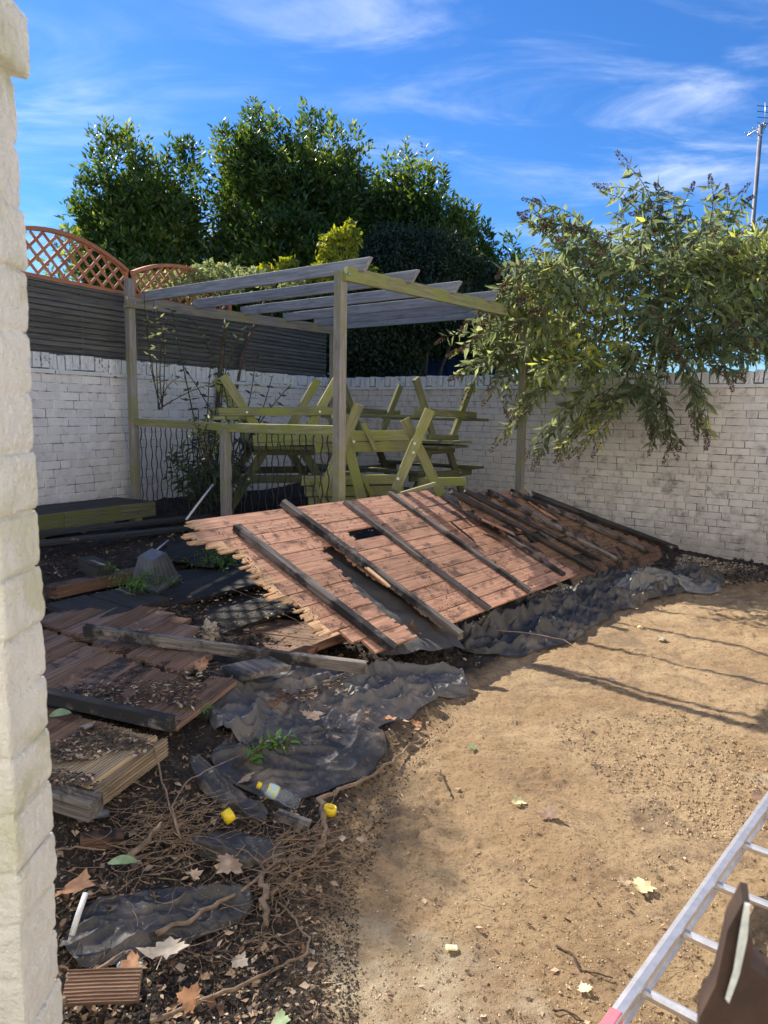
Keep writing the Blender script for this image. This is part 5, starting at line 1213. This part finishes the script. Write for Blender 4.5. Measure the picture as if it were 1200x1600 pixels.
lump('stone', 1000, 1020-40, .022, 'leaf_pale', 'pale stone on the sand among the rafter shadows', 'stone', 50); lump('stone', 956, 1062, .02, 'leaf_grey', 'small grey-beige stone just below the rafter shadows', 'stone', 51)
lump('crumpled_wrapper', 1035, 998, .035, 'rag', 'flattened dusty wrapper on the sand between the rafter shadows', 'wrapper', 52, squash=.25)
o = beam('wood_chip', GP(697, 1480, .012), GP(714, 1481, .012), .026, .007, M['leaf_pale'], rough=.004); meta(o, 'small square pale wood chip alone on the sand', 'wood chip')
branch('green plastic cord on the deck beside the splintered joist', [(98, 1084), (118, 1083), (135, 1094)], .003, 'cord', 'cord', cat='cord', zs=[.47, .48, .46]) if 'cord' in M else None

# ladder lying low over the sand at the right
def ladder():
    a = G(962, 1600, .125); b = G(1200, 1258, .15); d = (b-a)/np.linalg.norm(b-a); side = np.cross(d, (0, 0, 1)); side = side/np.linalg.norm(side)
    root = thing('ladder', a, 'scuffed aluminium ladder lying over the sand at the bottom right', 'ladder')
    def near(px_): # rail parameter nearest to photo point
        ts = np.linspace(-1, 3, 2000); q = np.array([px(a+d*t_) for t_ in ts]); return ts[np.argmin(np.hypot(q[:, 0]-px_[0]+10, q[:, 1]-px_[1]+7))]
    t0 = near((1004, 1550)); t4 = near((1196, 1267)); st = (t4-t0)/4; wd = .36
    prof = [(-.012, -.030), (.012, -.030), (.013, -.022), (.006, -.018), (.006, .018), (.013, .022), (.012, .030), (-.004, .033), (-.016, .028), (-.017, .0), (-.016, -.028)]
    for sgn, off in ((1, 0.), (-1, wd)):
        p0 = a-d*.9+side*off; L = 3.6; MM = frame(p0, p0+d*L); vs = []; fs = []; k = len(prof)
        s2 = 1 if (MM.to_3x3() @ Vector((0, 1, 0))).dot(V(side)) > 0 else -1
        for x in np.linspace(0, L, 9):
            for (y, z) in prof: vs.append((x, y*s2*sgn*1.25, z))
        for i in range(8):
            for j in range(k): q = i*k+j; r_ = i*k+(j+1) % k; fs.append((q, r_, r_+k, q+k))
        fs += [tuple(range(k)), tuple(8*k+j for j in range(k))]
        obj('rail', mesh('rail', vs, fs), M['alu'], root, MM)
    v, f_ = tube_data([a-d*.12+side*.0, a+d*.035], .0, 4)
    beam('paint_mark', a-d*.2-side*.004+np.array([0, 0, .0]), a+d*.012-side*.004, .0345, .0665, M['alu_pink'], root)
    for i in range(-2, 9):
        p0 = a+d*(t0+st*i); v, f_ = tube_data([p0+side*.008, p0+side*(wd*.5), p0+side*(wd-.008)], .0155, 10); obj('rung', mesh('rung', v, f_, False), M['alu'], root)
ladder()
def rusty():
    Y = .62; pts = [(1160, 1410), (1172, 1413), (1167, 1455), (1176, 1470), (1172, 1512), (1200, 1530), (1260, 1548), (1300, 1700), (1080, 1700), (1093, 1590), (1118, 1540), (1128, 1495), (1137, 1453)]
    q = [P(x, y, Y) for x, y in pts]
    root = thing('rusty_plate', q[0], 'dark rusty plate with a chipped pale edge, out of focus at the bottom right corner', 'plate')
    dep = np.array([.012, .03, 0]); vs = q+[p+dep for p in q]; n = len(q); vs[7][2] -= .3; vs[8][2] -= .3; vs[7+n][2] -= .3; vs[8+n][2] -= .3
    fs = [tuple(range(n)), tuple(range(2*n-1, n-1, -1))]+[(i, i+n, (i+1) % n+n, (i+1) % n) for i in range(n)]
    obj('plate', mesh('plate', vs, fs), M['rust_flat'], root)
    e = [P(x, y, Y-.004) for x, y in [(1163, 1413), (1171, 1415), (1167, 1470), (1155, 1525), (1139, 1568), (1133, 1560), (1146, 1515), (1154, 1465)]]; vs = e+[p+np.array([.002, .003, 0]) for p in e]; n = len(e)
    fs = [tuple(range(n)), tuple(range(2*n-1, n-1, -1))]+[(i, i+n, (i+1) % n+n, (i+1) % n) for i in range(n)]; obj('chipped_edge', mesh('edge', vs, fs), M['rust_white'], root)
rusty()

# ------------------------------------------------------------------ beyond the walls
def shed():
    root = thing('shed', (1.0, 15.2, .3), 'navy blue shed roof showing over the back wall below the weeping tree', 'shed')
    a = P(555, 535, 14.2); b = P(800, 545, 14.2); z0 = a[2]; x0, x1 = a[0], b[0]; z1 = P(600, 590, 14.2)[2]
    vs = [(x0, 14.2, z1), (x1, 14.2, z1), (x1-.1, 15.6, z0+.25), (x0+.1, 15.6, z0+.25), (x0, 14.2, z1-.08), (x1, 14.2, z1-.08), (x1-.1, 15.6, z0+.12), (x0+.1, 15.6, z0+.12)]
    obj('roof', mesh('roof', vs, [(0, 1, 2, 3), (7, 6, 5, 4), (0, 4, 5, 1), (1, 5, 6, 2), (2, 6, 7, 3), (3, 7, 4, 0)]), M['navy'], root)
    for k in range(6): t_ = k/5; p0 = np.array([lerp(x0, x1, t_), 14.2, z1+.012]); p1 = np.array([lerp(x0+.1, x1-.1, t_), 15.6, z0+.262]); beam('roof_batten', p0, p1, .035, .02, M['navy'], root)
    v, f = box_data(x0+.1, x1-.1, 14.35, 15.5, .3, z1-.02); obj('wall', mesh('wall', v, f), M['navy'], root)
shed()
def antenna():
    Y = 14.; top = P(1189, 195, Y); root = thing('aerial_mast', (top[0], Y, .3), 'television aerial on a tall grey mast rising behind the buddleia at the right edge', 'aerial')
    tube('mast', [(top[0]-.03, Y, .3), (top[0], Y, top[2])], .036, M['mast'], root, 10)
    a = P(1168, 212, Y); b = P(1225, 178, Y+.2); tube('boom', [a, b], .014, M['alu'], root, 6)
    for i in range(9): p = lerp(a, b, (i+.3)/9.); q = np.array([.12, .10, .02*(i % 2)]); tube('element', [p-q, p+q], .005, M['alu'], root, 4)
    for i in range(4): z = P(1190, 165+9*i, Y); tube('reflector_bar', [z-np.array([.08, .0, 0]), z+np.array([.5, .1, 0])], .006, M['black_metal'], root, 4)
    tube('clamp', [P(1183, 205, Y-.04), P(1188, 214, Y-.06), P(1194, 205, Y-.04), P(1193, 192, Y)], .008, M['alu'], root, 5)
    tube('upright', [P(1196, 160, Y+.1), P(1196, 200, Y+.1)], .010, M['alu'], root, 5)
M['mast'] = flat('grey_mast', (.25, .25, .26), .6, .35, 4); antenna()

# ------------------------------------------------------------------ uncountable stuff on the ground
def gpv(x, y, lift=0.):
    z = np.zeros(len(x)); D_ = FW[None]+RT[None]*((x-600)/FPX)[:, None]+UP[None]*((800-y)/FPX)[:, None]
    for _ in range(7): p = EYE+D_*((z-EYE[2])/D_[:, 2])[:, None]; z = hfull(p[:, 0], p[:, 1])[0]
    p[:, 2] = z+lift; return p
def scatter(n, poly, seed, near=1.3):
    R = np.random.default_rng(seed); poly = np.array(poly, float); x0, y0 = poly.min(0); x1, y1 = poly.max(0); out = []
    while sum(map(len, out)) < n:
        x = R.uniform(x0, x1, n*3); y = R.uniform(y0, y1, n*3); ins = np.zeros(len(x), bool); j = len(poly)-1
        for i in range(len(poly)):
            (xi, yi), (xj, yj) = poly[i], poly[j]; c = ((yi > y) != (yj > y)) & (x < (xj-xi)*(y-yi)/(yj-yi+1e-9)+xi); ins ^= c; j = i
        out.append(np.stack([x[ins], y[ins]], 1))
    return np.concatenate(out)[:n]
DEB = [(50, 1120), (330, 1140), (520, 1110), (660, 1080), (700, 1110), (640, 1160), (545, 1290), (500, 1430), (510, 1640), (40, 1640)]
SAND = [(740, 1060), (960, 955), (1240, 900), (1300, 1640), (480, 1640), (490, 1440), (560, 1280)]
DARK = [(50, 860), (330, 840), (500, 900), (640, 1000), (620, 1060), (300, 1000), (60, 1080)]
def clods(name, poly, n, s0, s1, mat, label, seed, lo=0., hi=1.):
    R = np.random.default_rng(seed); q = scatter(n, poly, seed); p = gpv(q[:, 0], q[:, 1]); s = s0+(s1-s0)*R.random(n)**3
    o = np.array([[1, 0, 0], [0, 1, 0], [-1, 0, 0], [0, -1, 0], [0, 0, .8], [0, 0, -.8]]); v = o[None]*(1+R.uniform(-.4, .4, (n, 6, 1)))*s[:, None, None]
    a = R.uniform(0, 6.28, n); c, d = np.cos(a)[:, None], np.sin(a)[:, None]; v = np.stack([v[..., 0]*c-v[..., 1]*d, v[..., 0]*d+v[..., 1]*c, v[..., 2]], -1)+p[:, None]+np.array([0, 0, 1])*(s*.25)[:, None, None]
    F = np.array([[0, 1, 4], [1, 2, 4], [2, 3, 4], [3, 0, 4], [1, 0, 5], [2, 1, 5], [3, 2, 5], [0, 3, 5]]); f = (F[None]+np.arange(n)[:, None, None]*6).reshape(-1, 3)
    m_ = mesh(name, v.reshape(-1, 3), f); attr(m_, 'rnd', np.repeat(lo+(hi-lo)*R.random(n), 6)); meta(obj(name, m_, M[mat]), label, 'soil' if 'dark' in label else 'gravel', kind='stuff')
clods('sand_grit', SAND, 13000, .0014, .0055, 'clod', 'loose grit and crumbs scattered over the sand', 70)
clods('sand_lumps', [(850, 1130), (1060, 1110), (1240, 1200), (1210, 1290), (1080, 1320), (960, 1240)], 2600, .003, .011, 'clod', 'trampled lumps of sand in the middle of the yard', 71, 0, .6)
clods('soil_crumbs', DEB, 16000, .002, .0095, 'clod_dark', 'crumbly dark soil at the left', 72)
clods('soil_crumbs', [(460, 1640), (470, 1440), (560, 1270), (660, 1150), (760, 1060), (640, 1220), (560, 1400), (560, 1640)], 4500, .0015, .006, 'clod_dark', 'dark soil crumbs spilling onto the edge of the sand', 76)
clods('rubble', DARK, 6000, .004, .022, 'clod_dark', 'dark rubble around the charred boards', 73)
clods('rubble', [(930, 915), (1020, 880), (1200, 868), (1260, 905), (1130, 915)], 3600, .005, .025, 'clod_dark', 'dark rubble heap along the foot of the back wall', 74)
clods('char', [(600, 1000), (660, 960), (760, 990), (700, 1040), (600, 1050)], 1500, .004, .02, 'clod_dark', 'dark char crumbs at the foot of the fence panel', 75)
def on_boards(poly, zf, n, seed, label):
    R = np.random.default_rng(seed); q = scatter(n, poly, seed); vs = []; rn = []
    o = np.array([[1, 0, 0], [0, 1, 0], [-1, 0, 0], [0, -1, 0], [0, 0, .7]]); p = np.array([G(x, y, zf) for x, y in q]); keep = fbm(p[:, 0]*4+seed, p[:, 1]*4, 3) > -.06; p = p[keep]; n = len(p)
    v = o[None]*(1+R.uniform(-.4, .4, (n, 5, 1)))*(.002+.007*R.random(n)**3)[:, None, None]+p[:, None]
    F = np.array([[0, 1, 4], [1, 2, 4], [2, 3, 4], [3, 0, 4]]); m_ = mesh('crumbs', v.reshape(-1, 3), (F[None]+np.arange(n)[:, None, None]*5).reshape(-1, 3)); attr(m_, 'rnd', np.repeat(R.random(n), 5)); meta(obj('soil_crumbs', m_, M['clod_dark']), label, 'soil', kind='stuff')
    m_ = leaf_mesh(p[:n//7]+np.array([0, 0, .004]), R.normal(size=(n//7, 3))*np.array([1, 1, .2]), R.uniform(.01, .045, n//7), R.uniform(.006, .02, n//7), R.random(n//7), nrm=np.tile([0., 0, 1.5], (n//7, 1))); meta(obj('leaf_litter', m_, M['litter']), label.replace('soil crumbs', 'leaf scraps'), 'leaf litter', kind='stuff')
on_boards([(75, 1085), (150, 1000), (400, 1055), (350, 1080), (280, 1130)], .386, 6500, 120, 'soil crumbs lying on the brown deck section')
on_boards([(60, 1170), (150, 1130), (245, 1160), (150, 1228), (70, 1225)], .378, 2600, 121, 'soil crumbs lying on the nearer deck section')
on_boards([(270, 870), (430, 870), (480, 950), (250, 1020), (190, 990)], .43, 2500, 123, 'soil crumbs and bits on the blackened boards')
on_boards([(345, 1120), (400, 1065), (455, 1085), (560, 1050), (470, 1100), (360, 1150)], .268, 2600, 122, 'soil crumbs lying on the lower boards right of the deck section')
def on_panel(pl, poly, n, seed, label):
    R = np.random.default_rng(seed); q = scatter(n, poly, seed); p = []
    for x, y in q: a, b = pl.at(x, y); p.append(pl.pt(a, b, .012))
    p = np.array(p); k = fbm(p[:, 0]*3+seed, p[:, 1]*3, 3) > -.02; p = p[k]; n = len(p)
    m_ = leaf_mesh(p, R.normal(size=(n, 3)), R.uniform(.006, .04, n)*R.random(n), R.uniform(.004, .014, n), R.random(n)*.55, simple=True); meta(obj('bark_scraps', m_, M['litter']), label, 'debris', kind='stuff')
on_panel(PL1, [(330, 835), (690, 775), (870, 895), (740, 985), (700, 975), (640, 900), (520, 850), (560, 960), (600, 1010), (480, 970)], 2600, 130, 'charred bits and leaf scraps lying on the fallen fence panel')
on_panel(PL2, [(710, 778), (825, 780), (1040, 862), (930, 895)], 2200, 131, 'charred bits lying on the second fallen fence panel')
def litter(name, poly, n, s0, s1, label, seed, lift=.004, lo=0., hi=1.):
    R = np.random.default_rng(seed); q = scatter(n, poly, seed); p = gpv(q[:, 0], q[:, 1], lift); s = s0+(s1-s0)*R.random(n)**2
    m_ = leaf_mesh(p, R.normal(size=(n, 3))*np.array([1, 1, .35]), s, s*R.uniform(.35, .8, n), lo+(hi-lo)*R.random(n), nrm=np.tile([0., 0, 1.5], (n, 1)), fold=.35)
    meta(obj(name, m_, M['litter']), label, 'leaf litter', kind='stuff')
litter('leaf_litter', DEB, 4200, .008, .045, 'small dead leaves and wood shreds in the dark soil', 80)
litter('leaf_litter', DARK, 900, .01, .07, 'dead leaves in the dark rubble by the charred boards', 81, .03)
litter('leaf_litter', SAND, 800, .004, .032, 'scattered leaf scraps on the sand', 82)
litter('leaf_litter', [(350, 1140), (450, 1100), (560, 1065), (725, 1050), (720, 1085), (600, 1120), (480, 1190), (350, 1190)], 420, .008, .04, 'leaf scraps and twigs lying on the grey crumpled sheet', 140, .045)
litter('leaf_litter', [(700, 1010), (960, 945), (1130, 915), (1130, 930), (960, 970), (740, 1050)], 260, .01, .05, 'leaf scraps along the edge of the long black sheet', 83, .01)
def tangle(name, poly, n, L0, r, label, seed, lift=.03, mat='root'):
    R = random.Random(seed); q = scatter(n, poly, seed); p = gpv(q[:, 0], q[:, 1]); vs = []; fs = []
    for k in range(n):
        L = L0*R.uniform(.3, 1.3); a = R.uniform(0, 6.28); pt = V(p[k])+Vector((0, 0, lift*R.random())); pts = [pt]; el = R.uniform(-.1, .35)
        for i in range(7): a += R.uniform(-.7, .7); el += R.uniform(-.3, .25); pt = pt+Vector((math.cos(a), math.sin(a), el*.6))*L/7; pts.append(pt)
        v, f = tube_data(pts, [r*R.uniform(.5, 1.3)*(1-.09*i) for i in range(8)], 3, False); b = len(vs); vs += v; fs += [tuple(i+b for i in t_) for t_ in f]
    meta(obj(name, mesh(name, vs, fs), M[mat]), label, 'roots', kind='stuff')
tangle('root_tangle', [(150, 1240), (330, 1250), (510, 1290), (500, 1480), (420, 1500), (100, 1500), (90, 1350)], 260, .22, .0022, 'tangle of dry roots over the dark soil', 84)
tangle('root_tangle', [(215, 1290), (320, 1285), (330, 1340), (230, 1345)], 190, .16, .002, 'dense ball of dry roots left of the sheet scrap', 85, .07)
tangle('root_tangle', [(380, 1330), (500, 1300), (520, 1360), (430, 1420)], 120, .22, .003, 'dry roots gathered around the thick bent root', 86, .05)
tangle('root_tangle', DEB, 420, .14, .0016, 'thin dark rootlets in the soil', 87, .02, 'twig_dark')
tangle('straw', SAND, 130, .12, .0013, 'thin stalks lying on the sand', 88, .003)
tangle('twigs', DARK, 200, .2, .002, 'thin twigs in the dark rubble', 89, .05, 'twig_dark')
